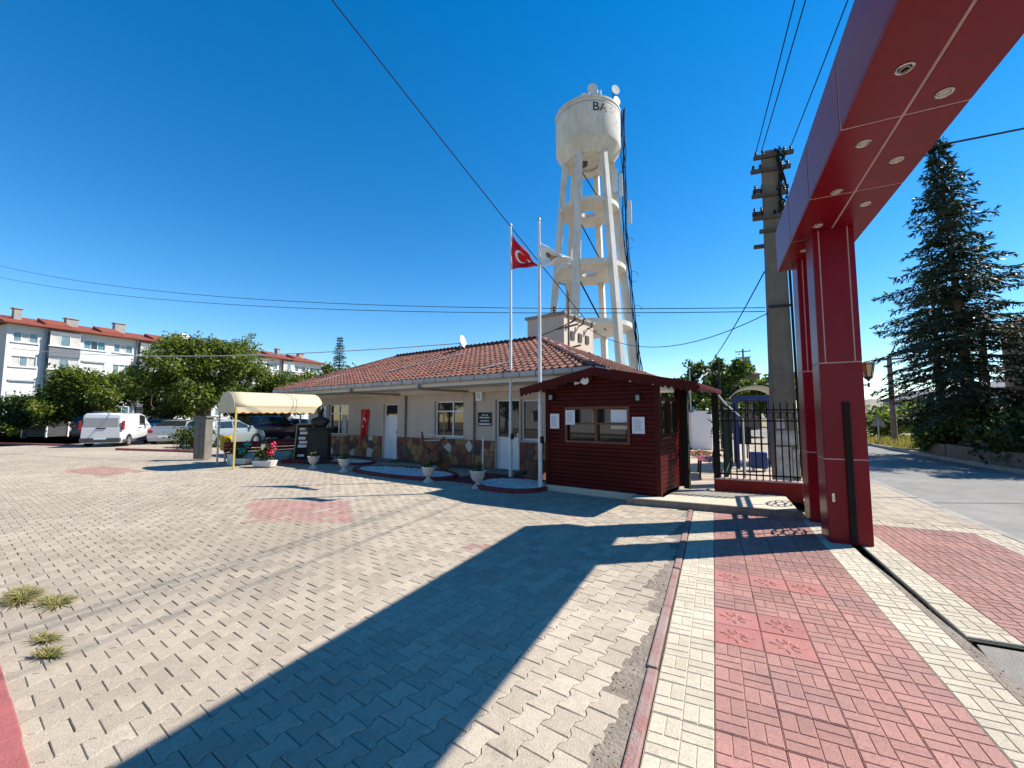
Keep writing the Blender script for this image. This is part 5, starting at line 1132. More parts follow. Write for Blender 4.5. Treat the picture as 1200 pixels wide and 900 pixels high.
# ================================================================== CARS
def car(label, loc, rz, kind, paint, group='cars in the car park', plate=True):
    t = thing('parked_car' if kind != 'van' else 'parked_van', label, 'van' if kind == 'van' else 'car', loc, rz, group)
    K = {'van': dict(L=4.4, W=.90, belt=[(-2.2, .95), (-2.15, 1.05), (1.2, 1.12), (1.45, 1.06), (2.1, .86), (2.2, .62)], roof=[(-2.2, 1.0), (-2.12, 1.75), (-1.9, 1.84), (.3, 1.86), (.75, 1.78), (1.55, 1.08), (2.2, .62)], wh=(-1.35, 1.38), wr=.31, gl=[(.02, .78)], clear=.22),
         'sedan': dict(L=4.5, W=.88, belt=[(-2.25, .62), (-2.2, .93), (-1.5, 1.0), (1.0, .96), (2.1, .76), (2.25, .5)], roof=[(-2.25, .62), (-2.2, .94), (-1.45, 1.02), (-.75, 1.40), (-.2, 1.45), (.35, 1.42), (1.15, .98), (2.25, .5)], wh=(-1.35, 1.38), wr=.31, gl=[(-1.15, -.28), (-.2, .72)], clear=.2),
         'hatch': dict(L=4.0, W=.86, belt=[(-2.0, .75), (-1.95, .98), (.95, .98), (1.85, .80), (2.0, .55)], roof=[(-2.0, .80), (-1.9, 1.05), (-1.55, 1.44), (-.6, 1.50), (.15, 1.46), (1.05, 1.0), (2.0, .55)], wh=(-1.2, 1.22), wr=.30, gl=[(-1.35, -.42), (-.34, .62)], clear=.2),
         'suv': dict(L=4.5, W=.93, belt=[(-2.25, .85), (-2.2, 1.1), (1.0, 1.1), (2.1, .95), (2.25, .65)], roof=[(-2.25, .9), (-2.15, 1.2), (-1.85, 1.66), (-.6, 1.72), (.25, 1.68), (1.1, 1.12), (2.25, .66)], wh=(-1.4, 1.42), wr=.36, gl=[(-1.6, -.5), (-.42, .68)], clear=.26)}[kind]
    L, W_ = K['L'], K['W']; ip = lambda T_, x: float(np.interp(x, [a for a, _ in T_], [b for _, b in T_]))
    xs = sorted(set([a for a, _ in K['belt']] + [a for a, _ in K['roof']] + [round(-L / 2 + L * k / 26, 3) for k in range(27)]))
    def sect(x):
        e = 1 - .10 * max(0, (abs(x) - L / 2 + .45) / .45) ** 2; bz = ip(K['belt'], x); rz_ = max(ip(K['roof'], x), bz); cab = min(1, max(0, (rz_ - bz) / .35)); w_ = W_ * e
        ti = 1 - (.17 if kind != 'van' else .08) * cab
        return [(w_ * .93, K['clear']), (w_, K['clear'] + .16), (w_ * 1.005, (K['clear'] + bz) / 2 + .05), (w_ * .985, bz - .03), (w_ * (.985 - .03 * cab), bz + .01 if cab > 0 else bz), (w_ * ti, rz_ - .07 * cab), (w_ * ti * .9, rz_ - .015 * cab), (0, rz_ + .015)]
    secs = [sect(x) for x in xs]; mb = MB(); m = 8
    ring_ = [[(x, -a, b) for a, b in s] + [(x, a, b) for a, b in s[-2::-1]] for x, s in zip(xs, secs)]; n = len(ring_[0])
    mb.add([p for r_ in ring_ for p in r_], [(i * n + j, i * n + j + 1, (i + 1) * n + j + 1, (i + 1) * n + j) for i in range(len(xs) - 1) for j in range(n - 1)] + [tuple(range(n - 1, -1, -1)), tuple((len(xs) - 1) * n + j for j in range(n))])
    mb.f.append  # keep
    body = mb.build('body', paint, t, smooth=True)
    def P(x, k, s, out=.008):
        a, b = sect(x)[k]; return (x, s * (a + out), b)
    for (x0, x1) in K['gl']:
        for s in (-1, 1):
            mb = MB(); N = 6; lo, hi = [], []
            for q in range(N + 1):
                x = x0 + (x1 - x0) * q / N; A_, B_ = Vector(P(x, 4, s)), Vector(P(x, 5, s)); lo.append(A_.lerp(B_, .06)); hi.append(A_.lerp(B_, .92))
            mb.add(lo + hi, [(q, q + 1, N + 2 + q, N + 1 + q) for q in range(N)]); mb.build('side_window', 'glass_dark', t)
    def slantglass(xa, xb, name, sg, mat='glass_dark'):
        mb = MB(); A_, B_ = sect(xa), sect(xb); za, zb = A_[7][1], B_[7][1]; wa, wb = A_[5][0] * .9, B_[5][0] * .88
        mb.add([(xa + sg * .012, -wa, za + .005), (xa + sg * .012, wa, za + .005), (xb + sg * .012, wb, zb + .005), (xb + sg * .012, -wb, zb + .005)], [(0, 1, 2, 3)]); mb.build(name, mat, t)
    rf = K['roof']
    if kind == 'van':
        slantglass(1.45, .85, 'windscreen', 1); MB().box(-2.205, -2.17, -.72, .72, 1.10, 1.58).build('rear_panel', 'car_silver', t, bevel=.02); MB().box(-2.225, -2.19, -.20, .20, .98, 1.04).build('rear_handle', 'black', t)
        MB().box(-2.26, -2.1, -.86, .86, .26, .50).build('rear_bumper', 'plastic_grey', t, bevel=.04); MB().bar((-1.9, -.5, 1.90), (.2, -.5, 1.92), .03).build('roof_rail', 'plastic_grey', t); MB().bar((-1.9, .5, 1.90), (.2, .5, 1.92), .03).build('roof_rail', 'plastic_grey', t)
        MB().box(-.2, .2, -.925, -.905, 1.0, 1.03).build('side_rail', 'plastic_grey', t); MB().box(-2.0, 1.9, -.925, -.88, .28, .40).build('side_skirt', 'plastic_grey', t)
        for s in (-1, 1): MB().box(-2.22, -2.06, s * .90 - .06, s * .90 + .03, .92, 1.42).build('tail_light', 'tail_lamp', t, bevel=.02)
    else:
        slantglass(rf[-2][0] - .05, rf[-3][0] + .08, 'windscreen', 1); slantglass(rf[1][0] + .12 if kind != 'sedan' else -1.38, rf[2][0] - .04 if kind != 'sedan' else -.82, 'rear_window', -1)
        for s in (-1, 1): MB().box(-L / 2 - .012, -L / 2 + .2, s * W_ * .80 - .16, s * W_ * .80 + .10, K['belt'][1][1] - .24, K['belt'][1][1] - .06).build('tail_light', 'tail_lamp', t, bevel=.03)
        MB().box(-L / 2 - .05, -L / 2 + .12, -W_ * .92, W_ * .92, .30, .52).build('bumper', paint, t, bevel=.05)
        for s in (-1, 1): MB().box(L / 2 - .35, L / 2 - .02, s * W_ * .72 - .18, s * W_ * .72 + .16, .58, .70).build('headlight', 'head_lamp', t, bevel=.04)
    MB().box(-L / 2 - .062, -L / 2 - .045, -.26, .26, .42, .53).build('number_plate', 'paper', t)
    for s in (-1, 1): MB().box(.62, .80, s * (W_ + .09) - .09, s * (W_ + .09) + .09, K['belt'][2][1] - .02, K['belt'][2][1] + .13).build('mirror', paint, t, bevel=.03); MB().box(-.30, -.12, s * W_ - .012, s * W_ + .018, .82, .85).build('door_handle', 'chrome', t)
    for x in K['wh']:
        for s in (-1, 1):
            R_ = K['wr']; y = s * (W_ - .09); q = lambda pr: [(a, b) for a, b in pr]
            def wheel(prof, nm, mt, par):
                m_ = MB().lathe(prof, 24); mm = MB(); mm.add([(x + v[0], y + s * v[2], R_ + v[1]) for v in m_.v], m_.f); return mm.build(nm, mt, par, smooth=True)
            MB().add([(x + (R_ + .07) * math.cos(a), s * (W_ + .008), R_ + (R_ + .07) * math.sin(a)) for a in [2 * math.pi * k / 24 for k in range(24)] if R_ + (R_ + .07) * math.sin(a) > K['clear'] - .02], [tuple(range(len([1 for k in range(24) if R_ + (R_ + .07) * math.sin(2 * math.pi * k / 24) > K['clear'] - .02])))]).build('wheel_arch', 'black_matt', t)
            ty = wheel([(R_ * .62, -.1), (R_ * .95, -.1), (R_, -.06), (R_, .08), (R_ * .94, .112), (R_ * .66, .118)], 'wheel', 'tyre', t); wheel([(.0001, .122), (.05, .124), (.06, .112), (R_ * .5, .104), (R_ * .66, .12), (R_ * .68, .1)], 'rim', 'rim', ty)
    return t
CZ = -.006
car('white panel van seen from behind, parked left of the silver saloon', (-31.4, 12.3, CZ), R(138), 'van', 'car_white')
car('silver saloon car parked right of the white van', (-31.0, 15.1, CZ), R(136), 'sedan', 'car_silver')
car('dark estate car in the shade left of the white van', (-42.0, 15.0, CZ), R(150), 'suv', 'car_black')
car('pale green grey hatchback standing behind the left canopy posts', (-25.1, 14.6, CZ), R(105), 'hatch', 'car_palegreen')
car('dark red tall car parked behind the red benches', (-28.0, 19.3, CZ), R(92), 'suv', 'car_darkred')
car('blue car half hidden behind the dark red car', (-30.6, 23.5, CZ), R(92), 'hatch', 'car_blue')
car('grey car behind the silver saloon under the large tree', (-36.4, 17.2, CZ), R(130), 'hatch', 'car_silver')
# guard booth among the trees
gb = thing('site_booth', 'small dark glazed booth with white roof under the left trees', 'booth', (-48.6, 14.3, 0), R(25))
for (x, y) in ((-.95, -.8), (.95, -.8), (-.95, .8), (.95, .8)): MB().box(x - .05, x + .05, y - .05, y + .05, 0, 1.95).build('post', 'pvc_white', gb)
MB().box(-.9, .9, -.76, .76, .05, .85).build('lower_panel', 'plastic_grey', gb); MB().box(-.9, .9, -.74, .74, .86, 1.9).build('glazing', 'glass_dark', gb); MB().box(-1.1, 1.1, -.95, .95, 1.92, 2.05).build('roof', 'pvc_white', gb, bevel=.03)
# ================================================================== CANOPY WITH BENCHES
ca = Vector((.285, .958, 0)); pa = Vector((.958, -.285, 0)); c0 = Vector((-14.45, 8.36, 0)); CL, CWD = 2.75, .95
cz_ = math.atan2(ca.y, ca.x)
cn = thing('fabric_canopy', 'cream barrel vaulted fabric canopy with scalloped edge on yellow posts', 'canopy', tuple(c0), cz_)
n = 14; mb = MB(); P = []
def arch(a): return (-CWD * math.cos(a) , .57 * math.sin(a) + 1.90)
for k in range(9):
    for q in range(n + 1): y, z = arch(math.pi * q / n); P.append((CL * k / 8, -y * 1.0, z - .02 * math.sin(k * math.pi)))
mb.add(P, [(k * (n + 1) + q, k * (n + 1) + q + 1, (k + 1) * (n + 1) + q + 1, (k + 1) * (n + 1) + q) for k in range(8) for q in range(n)]); vt = mb.build('vault', 'canopy', cn, smooth=True); vt.modifiers.new('t', 'SOLIDIFY').thickness = .01
for x in (0, CL):
    MB().add([(x, -arch(math.pi * q / n)[0], arch(math.pi * q / n)[1]) for q in range(n + 1)], [tuple(range(n + 1))]).build('gable', 'canopy', cn).modifiers.new('t', 'SOLIDIFY').thickness = .01
for s in (-1, 1):
    mb = MB(); m = 60; top = [(CL * k / m, s * (CWD + .006), 1.95) for k in range(m + 1)]; bot = [(CL * k / m, s * (CWD + .012), 1.80 - .045 * abs(math.sin(k * math.pi / 5))) for k in range(m + 1)]
    mb.add(top + bot, [(k, k + 1, m + 2 + k, m + 1 + k) for k in range(m)]); mb.build('valance', 'canopy', cn).modifiers.new('t', 'SOLIDIFY').thickness = .006
    MB().tube([(CL * k / m, s * (CWD + .014), 1.80 - .045 * abs(math.sin(k * math.pi / 5))) for k in range(m + 1)], .012, 5).build('scallop_trim', 'canopy_orange', cn)
mb = MB(); m = 24; top = [(-.006, -CWD + 2 * CWD * k / m, 1.95) for k in range(m + 1)]; bot = [(-.012, -CWD + 2 * CWD * k / m, 1.80 - .045 * abs(math.sin(k * math.pi / 4))) for k in range(m + 1)]; mb.add(top + bot, [(k, k + 1, m + 2 + k, m + 1 + k) for k in range(m)]); mb.build('valance', 'canopy', cn).modifiers.new('t', 'SOLIDIFY').thickness = .006
for x in (.04, CL - .04):
    for s in (-1, 1): MB().box(x - .025, x + .025, s * CWD - .025, s * CWD + .025, 0, 1.95).build('post', 'canopy_post' if x < 1 and s < 0 else 'steel', cn)
def bench(label, x0, x1, yv):
    t = thing('red_bench', label, 'bench', tuple(c0 + ca * (x0 + x1) / 2 + pa * yv), cz_, 'red benches under the canopy'); h = (x1 - x0) / 2
    for k in range(3): MB().box(-h, h, -.02, .02, .42 + k * .12, .52 + k * .12).build('back_slat', 'bench_red', t)
    for k in range(3): MB().box(-h, h, -.42 + k * .12, -.32 + k * .12, .38, .41).build('seat_slat', 'bench_red', t)
    for x in (-h + .15, h - .15): MB().box(x - .03, x + .03, -.4, .0, 0, .38).build('leg', 'pvc_white', t)
bench('red slatted bench under the near half of the canopy', .2, 1.35, -.9); bench('red slatted bench under the far half of the canopy', 1.5, 2.7, -.9)
gbx = thing('control_cabinet', 'grey street cabinet left of the canopy', 'cabinet', (-17.6, 9.4, 0), R(20))
MB().box(-.23, .23, -.18, .18, .05, 1.6).build('case', 'cabinet', gbx, bevel=.02); MB().box(-.28, .28, -.23, .23, 1.6, 1.67).build('cap', 'cabinet', gbx); MB().box(-.2, .0, -.195, -.18, .15, 1.5).build('door', 'cabinet', gbx)
yb = thing('yellow_bin', 'small yellow litter bin on a post beside the canopy', 'bin', (-16.0, 9.3, 0))
MB().tube([(0, 0, 0), (0, 0, .95)], .03, 8).build('post', 'steel', yb); MB().lathe([(.12, .42), (.17, .45), (.19, .95), (.17, .95), (.14, .5), (.0001, .48)], 14).build('basket', 'yellow', yb, smooth=True)
# shrub with white blossom in front of the saloon
tree('rose_bush', 'dark clipped bush in front of the silver saloon', (-23.6, 12.3, 0), 1.0, .85, .08, 1600, .07, ['leaf_dark', 'leaf_b'], 50, 'shrub', nb=9)
# ================================================================== BEDS, URNS, FLOWERS, BUST
def bed(name, label, pts, seed):
    """pts in B frame"""
    t = thing(name, label, 'flower bed', w(*pts[0]), 0)
    cx = sum(p[0] for p in pts) / len(pts); cy = sum(p[1] for p in pts) / len(pts)
    W0 = Vector(w(*pts[0])); poly = [Vector(w(*p)) - W0 for p in pts]; inn = [Vector(w(cx + (p[0] - cx) * .93, cy + (p[1] - cy) * .86)) - W0 for p in pts]
    n = len(pts)
    for i in range(n):
        j = (i + 1) % n; mb = MB(); z0, z1 = 0, .085
        a, b, c, d = poly[i], poly[j], inn[j], inn[i]; g = (b - a) * .012; g2 = (c - d) * .012
        mb.add([(*(a + g)[:2], z0), (*(b - g)[:2], z0), (*(c - g2)[:2], z0), (*(d + g2)[:2], z0), (*(a + g)[:2], z1), (*(b - g)[:2], z1), (*(c - g2)[:2], z1), (*(d + g2)[:2], z1)], [(4, 5, 6, 7), (0, 1, 5, 4), (1, 2, 6, 5), (2, 3, 7, 6), (3, 0, 4, 7)]); mb.build('kerb_piece', 'kerb_red_shade', t)
    MB().add([(*p[:2], .05) for p in inn], [tuple(range(n))]).build('bed_base', 'gravel_white', t)
    r = np.random.default_rng(seed); xs = np.array([p[0] for p in inn]); ys = np.array([p[1] for p in inn]); G = []
    ip_ = [(p[0], p[1]) for p in inn]
    while len(G) < 1500:
        x, y = r.uniform(xs.min(), xs.max()), r.uniform(ys.min(), ys.max())
        if inpoly(x, y, ip_): G.append((x, y))
    mb = MB()
    for (x, y) in G:
        a = .022 * (.6 + r.random()); h = a * .8; ang = r.random() * 3; c_, s2 = math.cos(ang), math.sin(ang)
        b = [(-a, -a * .7), (a, -a * .6), (a * .8, a), (-a * .7, a * .8)]; q = [(x + p * c_ - k * s2, y + p * s2 + k * c_) for p, k in b]
        mb.add([(*p, .05) for p in q] + [(x + (p[0] - x) * .55, y + (p[1] - y) * .55, .05 + h) for p in q], [(4, 5, 6, 7), (0, 1, 5, 4), (1, 2, 6, 5), (2, 3, 7, 6), (3, 0, 4, 7)])
    mb.build('gravel', 'gravel_white', t)['kind'] = 'stuff'
def oval(cx, cy, a, b, n=18, p=.8): return [(cx + a * math.copysign(abs(math.cos(2 * math.pi * k / n)) ** p, math.cos(2 * math.pi * k / n)), cy + b * math.copysign(abs(math.sin(2 * math.pi * k / n)) ** p, math.sin(2 * math.pi * k / n))) for k in range(n)]
bed('gravel_bed', 'oval bed of white gravel with shade-darkened red kerb in front of the office window', oval(-9.75, 8.15, 2.0, .80), 1)
bed('gravel_bed', 'white gravel bed with red kerb around the flagpoles beside the kiosk', oval(-5.85, 8.2, .95, .85), 2)
bed('gravel_bed', 'small gravel bed with red kerb near the bust on its pedestal', oval(-13.6, 8.9, 1.2, .6), 3)
def urn(loc, label, seed, sc=1., plant='leaf_dark'):
    t = thing('stone_urn', label, 'urn', loc, 0, 'stone urns along the gravel beds'); t.scale = (sc * .88, sc * .88, sc * .88)
    MB().lathe([(.0001, 0), (.15, 0), (.15, .04), (.10, .07), (.06, .11), (.06, .15), (.13, .20), (.17, .28), (.185, .38), (.21, .41), (.21, .44), (.175, .44), (.16, .40), (.0001, .40)], 20).build('bowl', 'urn', t, smooth=True)
    MB().lathe([(.0001, .415), (.165, .405)], 14).build('soil', 'soil', t)
    leaf_cloud('plant', [(0, 0, .48, .14, .14, .10), (.05, .03, .55, .09, .09, .09)], 260, .03, [plant, 'leaf_b'], t, .1, seed)
urn((-6.53, 8.73, 0), 'stone urn at the right end of the oval gravel bed', 1); urn((-4.96, 8.50, 0), 'stone urn standing left of the flagpole bed', 2, 1.05)
urn((-9.99, 9.22, 0), 'stone urn left of the oval gravel bed', 3); urn((-11.5, 9.38, 0), 'stone urn in front of the bust pedestal', 4)
MB_ = thing('red_paving', 'dark red paved path to the glazed door between the beds', 'path', w(-7.15, 8.7), -YB)
for i in range(6):
    for j in range(8): MB().box(-.72 + i * .24, -.49 + i * .24, -.85 + j * .23, -.63 + j * .23, -.01, .012 + .002 * ((i * 7 + j * 3) % 3)).build('slab', 'kerb_red_shade', MB_)
# stump style wooden plough in the bed
pl = thing('wooden_plough', 'old brown wooden plough displayed below the office window', 'plough', w(-9.55, 9.0, .05), -YB)
MB().bar((-.25, 0, .22), (.40, .05, .42), .24, .34).build('body', 'old_wood', pl, bevel=.05); MB().bar((-.30, 0, .05), (-.05, 0, .62), .13, .16).build('share', 'old_wood', pl, bevel=.03)
MB().tube([(-.20, .05, .3), (-.36, .08, .7), (-.46, .1, 1.12)], [.05, .04, .03], 8).build('handle', 'old_wood', pl); MB().tube([(-.08, -.05, .4), (-.22, -.05, .75), (-.30, -.05, 1.0)], [.05, .045, .035], 8).build('handle', 'old_wood', pl)
MB().tube([(-.05, 0, .35), (.25, 0, .7), (.62, 0, .98)], [.05, .045, .03], 8).build('beam', 'old_wood', pl); MB().bar((-.46, .1, 1.06), (.42, .02, 1.02), .02).build('rod', 'steel', pl); MB().bar((-.30, -.05, .85), (.45, .02, .90), .02).build('rod', 'steel', pl)
MB().lathe([(.0001, -.03), (.24, -.03), (.26, 0), (.24, .03), (.0001, .03)], 16, (0, 0, 0)).build('wheel', 'old_wood', pl).location = (.45, .18, .2); pl.children[-1].rotation_euler = (R(90), 0, 0)
st = thing('garden_stump', 'dark cut stump beside the flagpole in the gravel bed', 'stump', w(-5.85, 9.3, .0), -YB)
MB().lathe([(.34, 0), (.28, .12), (.26, .42), (.24, .5), (.0001, .52)], 12).build('stump', 'old_wood', st, smooth=True)
sk = thing('garden_stake', 'thin pale stake standing left of the glazed door', 'stake', w(-7.7, 9.3), -YB); MB().tube([(0, 0, 0), (.01, 0, 1.05)], .022, 6).build('rod', 'pvc_white', sk)
# bust on pedestal
bs = thing('bust_statue', 'dark bust on a tall black pedestal by the office corner', 'statue', (-12.75, 10.62, 0), R(38))
MB().box(-.42, .42, -.36, .36, 0, .18).box(-.34, .34, -.28, .28, .18, 1.18).box(-.40, .40, -.34, .34, 1.18, 1.26).build('pedestal', 'black', bs, bevel=.02)
m_ = MB(); rows = []
for (z, a, b, cx, cy) in ((1.26, .17, .12, 0, 0), (1.34, .24, .14, 0, 0), (1.46, .33, .16, 0, .0), (1.54, .31, .15, 0, .0), (1.60, .20, .12, 0, .0), (1.64, .085, .09, 0, .0), (1.71, .075, .085, 0, -.01), (1.74, .085, .11, 0, -.02), (1.78, .10, .125, 0, -.02), (1.85, .108, .13, 0, -.015), (1.92, .105, .128, 0, -.005), (1.98, .085, .105, 0, .005), (2.02, .05, .065, 0, .01), (2.035, .001, .001, 0, .01)):
    rows.append([(cx + a * math.cos(2 * math.pi * k / 18), cy + b * math.sin(2 * math.pi * k / 18) - (.025 if (z in (1.78, 1.85) and k in (13, 14)) else 0), z) for k in range(18)])
m_.add([p for r_ in rows for p in r_], [(i * 18 + k, i * 18 + (k + 1) % 18, (i + 1) * 18 + (k + 1) % 18, (i + 1) * 18 + k) for i in range(len(rows) - 1) for k in range(18)]); m_.build('bust', 'bronze', bs, smooth=True)
MB().box(-.02, .02, -.165, -.13, 1.82, 1.87).build('nose', 'bronze', bs); MB().box(-.125, -.10, -.03, .02, 1.81, 1.88).build('ear', 'bronze', bs); MB().box(.10, .125, -.03, .02, 1.81, 1.88).build('ear', 'bronze', bs)
af = thing('board_sign', 'leaning dark notice board with white lines left of the bust', 'sign', (-13.3, 10.35, 0), R(30))
fn2 = lambda x, y, z: (x, y + z * .16, z)
mb = MB(); mb.prism([(-.26, .05), (.26, .05), (.26, 1.35), (-.26, 1.35)], -.02, .02, fn=lambda a, b, c: (a, c + b * .16, b)); mb.build('panel', 'black_matt', af)
for (x0, x1, z0, z1) in ((-.30, -.26, 0, 1.39), (.26, .30, 0, 1.39), (-.26, .26, 1.35, 1.39)): MB().prism([(x0, z0), (x1, z0), (x1, z1), (x0, z1)], -.03, .03, fn=lambda a, b, c: (a, c + b * .16, b)).build('frame', 'chimney', af)
for k, (z0, h_) in enumerate(((1.15, .09), (1.0, .10), (.82, .1), (.68, .09), (.54, .1), (.22, .08))): MB().prism([(-.18 + .03 * (k % 2), z0), (.17 - .05 * (k % 3), z0), (.17 - .05 * (k % 3), z0 + h_), (-.18 + .03 * (k % 2), z0 + h_)], -.026, -.021, fn=lambda a, b, c: (a, c + b * .16, b)).build('text_line', 'paper', af)
wp = thing('wall_portrait', 'pale portrait poster fixed to the office wall behind the bust', 'poster', wB(-18.3, BV0 - .02, 1.55), -YB)
MB().box(-.32, .32, -.02, 0, -.62, .55).build('sheet', 'paper', wp); MB().add([(.02 + .20 * math.cos(a) * (1 + .1 * math.sin(3 * a)), -.023, .02 + .26 * math.sin(a)) for a in [2 * math.pi * k / 18 for k in range(18)]], [tuple(range(17, -1, -1))]).build('print', 'paper_ink', wp)
def flowers(loc, label, petal, seed, basket=False):
    t = thing('flower_planter', label, 'planter', loc, R(18), 'flower planters before the canopy')
    mb = MB(); mb.add([(-.30, -.14, .02), (.30, -.14, .02), (.30, .14, .02), (-.30, .14, .02), (-.35, -.17, .22), (.35, -.17, .22), (.35, .17, .22), (-.35, .17, .22)], [(3, 2, 1, 0), (4, 5, 6, 7), (0, 1, 5, 4), (1, 2, 6, 5), (2, 3, 7, 6), (3, 0, 4, 7)]); mb.build('trough', 'planter_white', t, bevel=.012)
    leaf_cloud('foliage', [(-.1, 0, .40, .30, .18, .20), (.12, 0, .5, .22, .16, .25)], 500, .05, ['leaf_b', 'leaf_dark'], t, .1, seed)
    blobs = [(.18, -.1, .5, .10, .10, .09), (.32, -.05, .72, .09, .09, .09)] if not basket else [(.25, -.1, .5, .11, .09, .09), (.3, 0, .7, .08, .08, .1)]
    leaf_cloud('blossom', blobs, 220, .035, [petal], t, .2, seed + 5, aspect=.9)
flowers((-14.75, 9.05, 0), 'white trough planter with turquoise flowers at the canopy corner', 'petal_teal', 60); flowers((-13.25, 8.95, 0), 'white trough planter with red and pink flowers right of the turquoise one', 'petal_pink', 70, True)
fb_ = thing('flower_bed', 'dark planted bed with red kerb under the canopy side', 'flower bed', (-13.9, 11.0, 0), R(-60))
MB().box(-1.0, 1.0, -.45, .45, 0, .12).build('kerb', 'kerb_red_shade', fb_, bevel=.02); leaf_cloud('plants', [(-.5, 0, .25, .5, .35, .2), (.4, 0, .28, .5, .35, .25)], 1400, .05, ['leaf_b', 'leaf_dark'], fb_, .1, 77)
# ================================================================== RIGHT SIDE: WALL, HOUSES, POLE, SIGN
rw = thing('retaining_wall', 'low stained concrete retaining wall under the fir on the right', 'wall', (8.6, 20, 0))
yy = 15.0; k = 0
while yy < 24:
    L_ = (1.9, 2.4, 2.1)[k % 3]; MB((8.6, 20, 0)).box(8.52 + (k % 2) * .015, 8.80, yy + .01, yy + L_ - .01, -.1, .50 + .02 * (k % 2)).build('block', 'retain', rw, bevel=.015); yy += L_; k += 1
hs_ = thing('beige_house', 'beige house with dark eaves at the right edge behind the firs', 'house', (16, 23, 0), R(8))
mb = MB(); wall_open(mb, -5, 5, 0, 5.6, [(-3.6, -2.4, 1, 2.3), (-1, .4, 1, 2.3), (2, 3.2, 1, 2.3), (-3.6, -2.4, 3.7, 5), (-1, .4, 3.7, 5), (2, 3.2, 3.7, 5)], .15, lambda a, d, z: (-3 + d, -a, z)); mb.box(-2.8, 4, -5, 5, 0, 5.59)
mb.add([(-3, -5, 0), (4, -5, 0), (4, -5, 5.6), (-3, -5, 5.6), (-3, 5, 0), (4, 5, 0), (4, 5, 5.6), (-3, 5, 5.6)], [(0, 1, 2, 3), (7, 6, 5, 4)]); mb.build('wall', 'beige_house', hs_)
for (a, b, z0, z1) in [(-3.6, -2.4, 1, 2.3), (-1, .4, 1, 2.3), (2, 3.2, 1, 2.3), (-3.6, -2.4, 3.7, 5), (-1, .4, 3.7, 5), (2, 3.2, 3.7, 5)]: MB().box(-2.86, -2.83, -b, -a, z0, z1).build('window', 'glass_dark', hs_)
MB().add([(-3.8, -5.8, 5.6), (4.8, -5.8, 5.6), (4.8, 5.8, 5.6), (-3.8, 5.8, 5.6), (.5, -2.5, 7.4), (.5, 2.5, 7.4), ], [(0, 1, 4), (1, 2, 5, 4), (2, 3, 5), (3, 0, 4, 5), (3, 2, 1, 0)]).build('roof', 'brown_house', hs_); MB().box(-3.9, -3.0, -5.2, 5.2, 2.75, 2.95).build('balcony_slab', 'brown_house', hs_)
for y in (-4.9, -1.6, 1.6, 4.9): MB().box(-3.85, -3.65, y - .1, y + .1, 0, 5.6).build('column', 'brown_house', hs_)
sh = thing('garden_shelter', 'low red roofed garden shelter above the dark hedge', 'shelter', (11.2, 28.6, 0), R(5))
MB().box(-1.6, 1.6, -1.1, 1.1, 1.72, 1.86).build('roof', 'roof_red', sh)
for (x, y) in ((-1.4, -.9), (1.4, -.9), (-1.4, .9), (1.4, .9)): MB().box(x - .08, x + .08, y - .08, y + .08, 0, 1.72).build('post', 'brown_house', sh)
def house(label, loc, rz, Wd, D, H, wall, roofm):
    t = thing('distant_house', label, 'house', loc, rz); MB().box(-Wd, Wd, -D, D, 0, H).build('wall', wall, t); MB().add([(-Wd - .3, -D - .3, H), (Wd + .3, -D - .3, H), (Wd + .3, D + .3, H), (-Wd - .3, D + .3, H), (-Wd * .5, 0, H + 1.1), (Wd * .5, 0, H + 1.1)], [(0, 1, 5, 4), (1, 2, 5), (2, 3, 4, 5), (3, 0, 4), (3, 2, 1, 0)]).build('roof', roofm, t)
    for k in range(5):
        x = -Wd + Wd * 2 * (k + .5) / 5; MB().box(x - .45, x + .45, -D - .04, -D + .02, H * .35, H * .8).build('window', 'glass_dark' if k % 2 else 'pvc_white', t)
house('long grey house in the distance behind the bushes', (22, 60, 0), R(-20), 4.5, 3, 3.4, 'apt_grey_pale', 'apt_grey'); house('dark flat house beside the distant grey house', (27, 58, 0), R(-20), 2.6, 3, 4.4, 'green_paint', 'apt_grey')
house('brown house among the trees beyond the yard', (2.2, 66, 0), R(5), 3.2, 3, 7.2, 'brown_house', 'roof_red'); house('brown roofed house left of the dark yard trees', (-5.5, 70, 0), R(0), 4, 3, 5.6, 'beige_house', 'brown_house')
def wpole(label, loc, H, arm, rz, mat='wood_pole', r0=.17):
    t = thing('power_pole', label, 'utility pole', loc, rz); MB().tube([(0, 0, -.1), (0, 0, H * .5), (0, 0, H)], [r0, r0 * .85, r0 * .7], 8).build('shaft', mat, t, smooth=True)
    for (z, hw) in arm:
        a = MB().bar((-hw, 0, z), (hw, 0, z), .10, .10).build('crossarm', mat, t); mb = MB()
        for x in (-hw + .06, 0, hw - .06): insul(mb, x, 0, z + .07)
        mb.build('insulators', 'black', a)['kind'] = 'stuff'
    return t
wpole('wooden power pole with one crossarm at the bend of the road', (9.85, 33.0, 0), 5.35, [(5.15, .68)], R(-15))
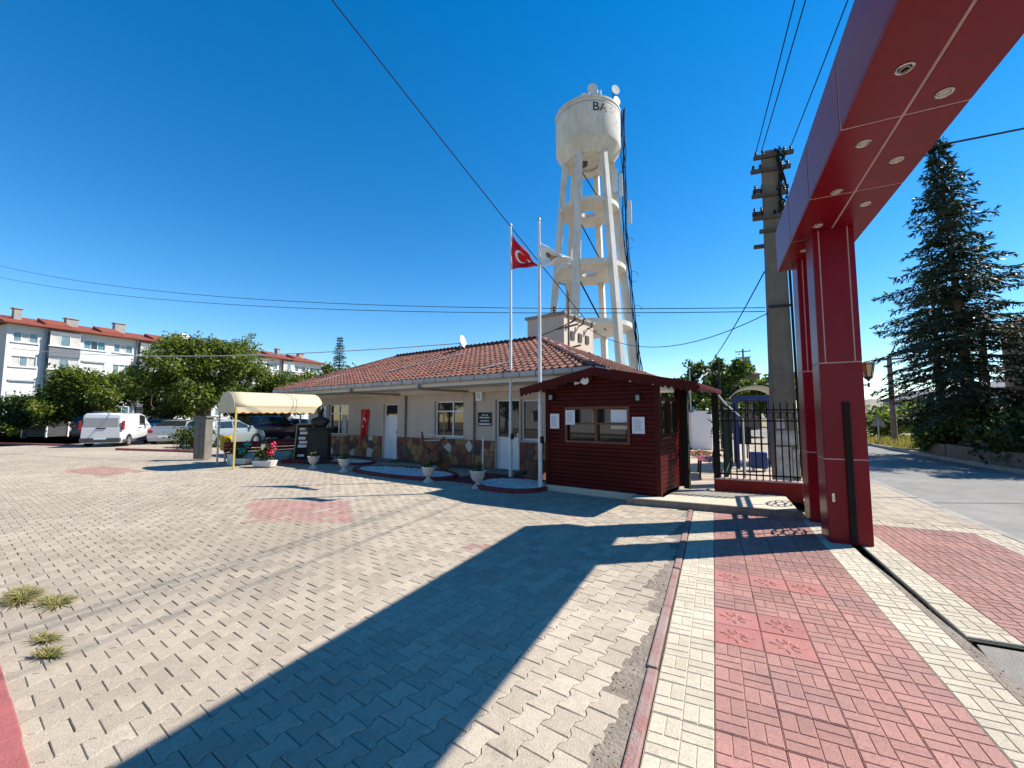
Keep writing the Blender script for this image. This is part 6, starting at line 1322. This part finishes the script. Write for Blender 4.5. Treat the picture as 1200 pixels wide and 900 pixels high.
wpole('far lattice like power pole between the shelter roof and yard trees', (3.4, 56, 0), 9.6, [(9.3, .8), (8.6, .8), (7.9, .6)], R(-10), r0=.14)
wpole('thin dark lamp pole rising behind the side gate', (.35, 24.5, 0), 4.5, [], 0, 'black', .06); wpole('thin grey pole seen above the container', (-1.5, 34, 0), 5.2, [], 0, 'steel', .05)
for k, z in enumerate((3.9, 3.3, 2.9)): pass
rs = thing('road_sign', 'small triangular road sign on a thin post beside the wooden pole', 'road sign', (9.0, 32.6, 0), R(-10))
MB().tube([(0, 0, 0), (0, 0, 1.5)], .03, 8).build('post', 'steel', rs); MB().prism([(-.40, .0), (.40, .0), (0, .70)], -.012, .012, fn=lambda a, b, c: (a, c, b + 1.05)).build('plate', 'chimney', rs)
tree('hedge_bush', 'bushes behind the yard fence left of the shelter', (-.2, 30, 0), 2.6, 1.8, .2, 2600, .13, ['leaf_b', 'leaf_dark'], 80, 'bush', nb=12)

# ================================================================== ACROSS THE PLAZA (seen only in the window reflections)
for k, (x, y, h, r_) in enumerate(((-11, -7.5, 5.5, 2.4), (-18, -9, 6.2, 2.8), (-26, -8, 5.6, 2.6), (-34, -7, 6.0, 2.8))):
    tree('plaza_tree', ('tree mirrored in the kiosk window', 'tree mirrored in the glazed office door', 'tree mirrored in the middle office window', 'tree mirrored in the left office window')[k], (x, y, 0), h, r_, 1.8, 4500, .16, LA, 90 + k, nb=18)
ob = thing('opposite_building', 'pale building mirrored in the office windows', 'building', (-26, -19, 0), R(8))
mb = MB(); wo_ = [(-16 + 3.2 * k, -14.4 + 3.2 * k, z, z + 1.4) for k in range(10) for z in (1, 4)]; wall_open(mb, -17, 17, 0, 6.5, wo_, .2, lambda a, d, z: (-a, -d, z)); mb.box(-17, 17, -8, -.3, 0, 6.49); mb.build('wall', 'apt_white', ob)
for (a, b, c, d) in wo_: MB().box(-b, -a, -.25, -.2, c, d).build('window', 'glass_dark', ob)
MB().box(-17.5, 17.5, -8.5, .5, 6.5, 6.8).build('roof', 'apt_roof', ob)
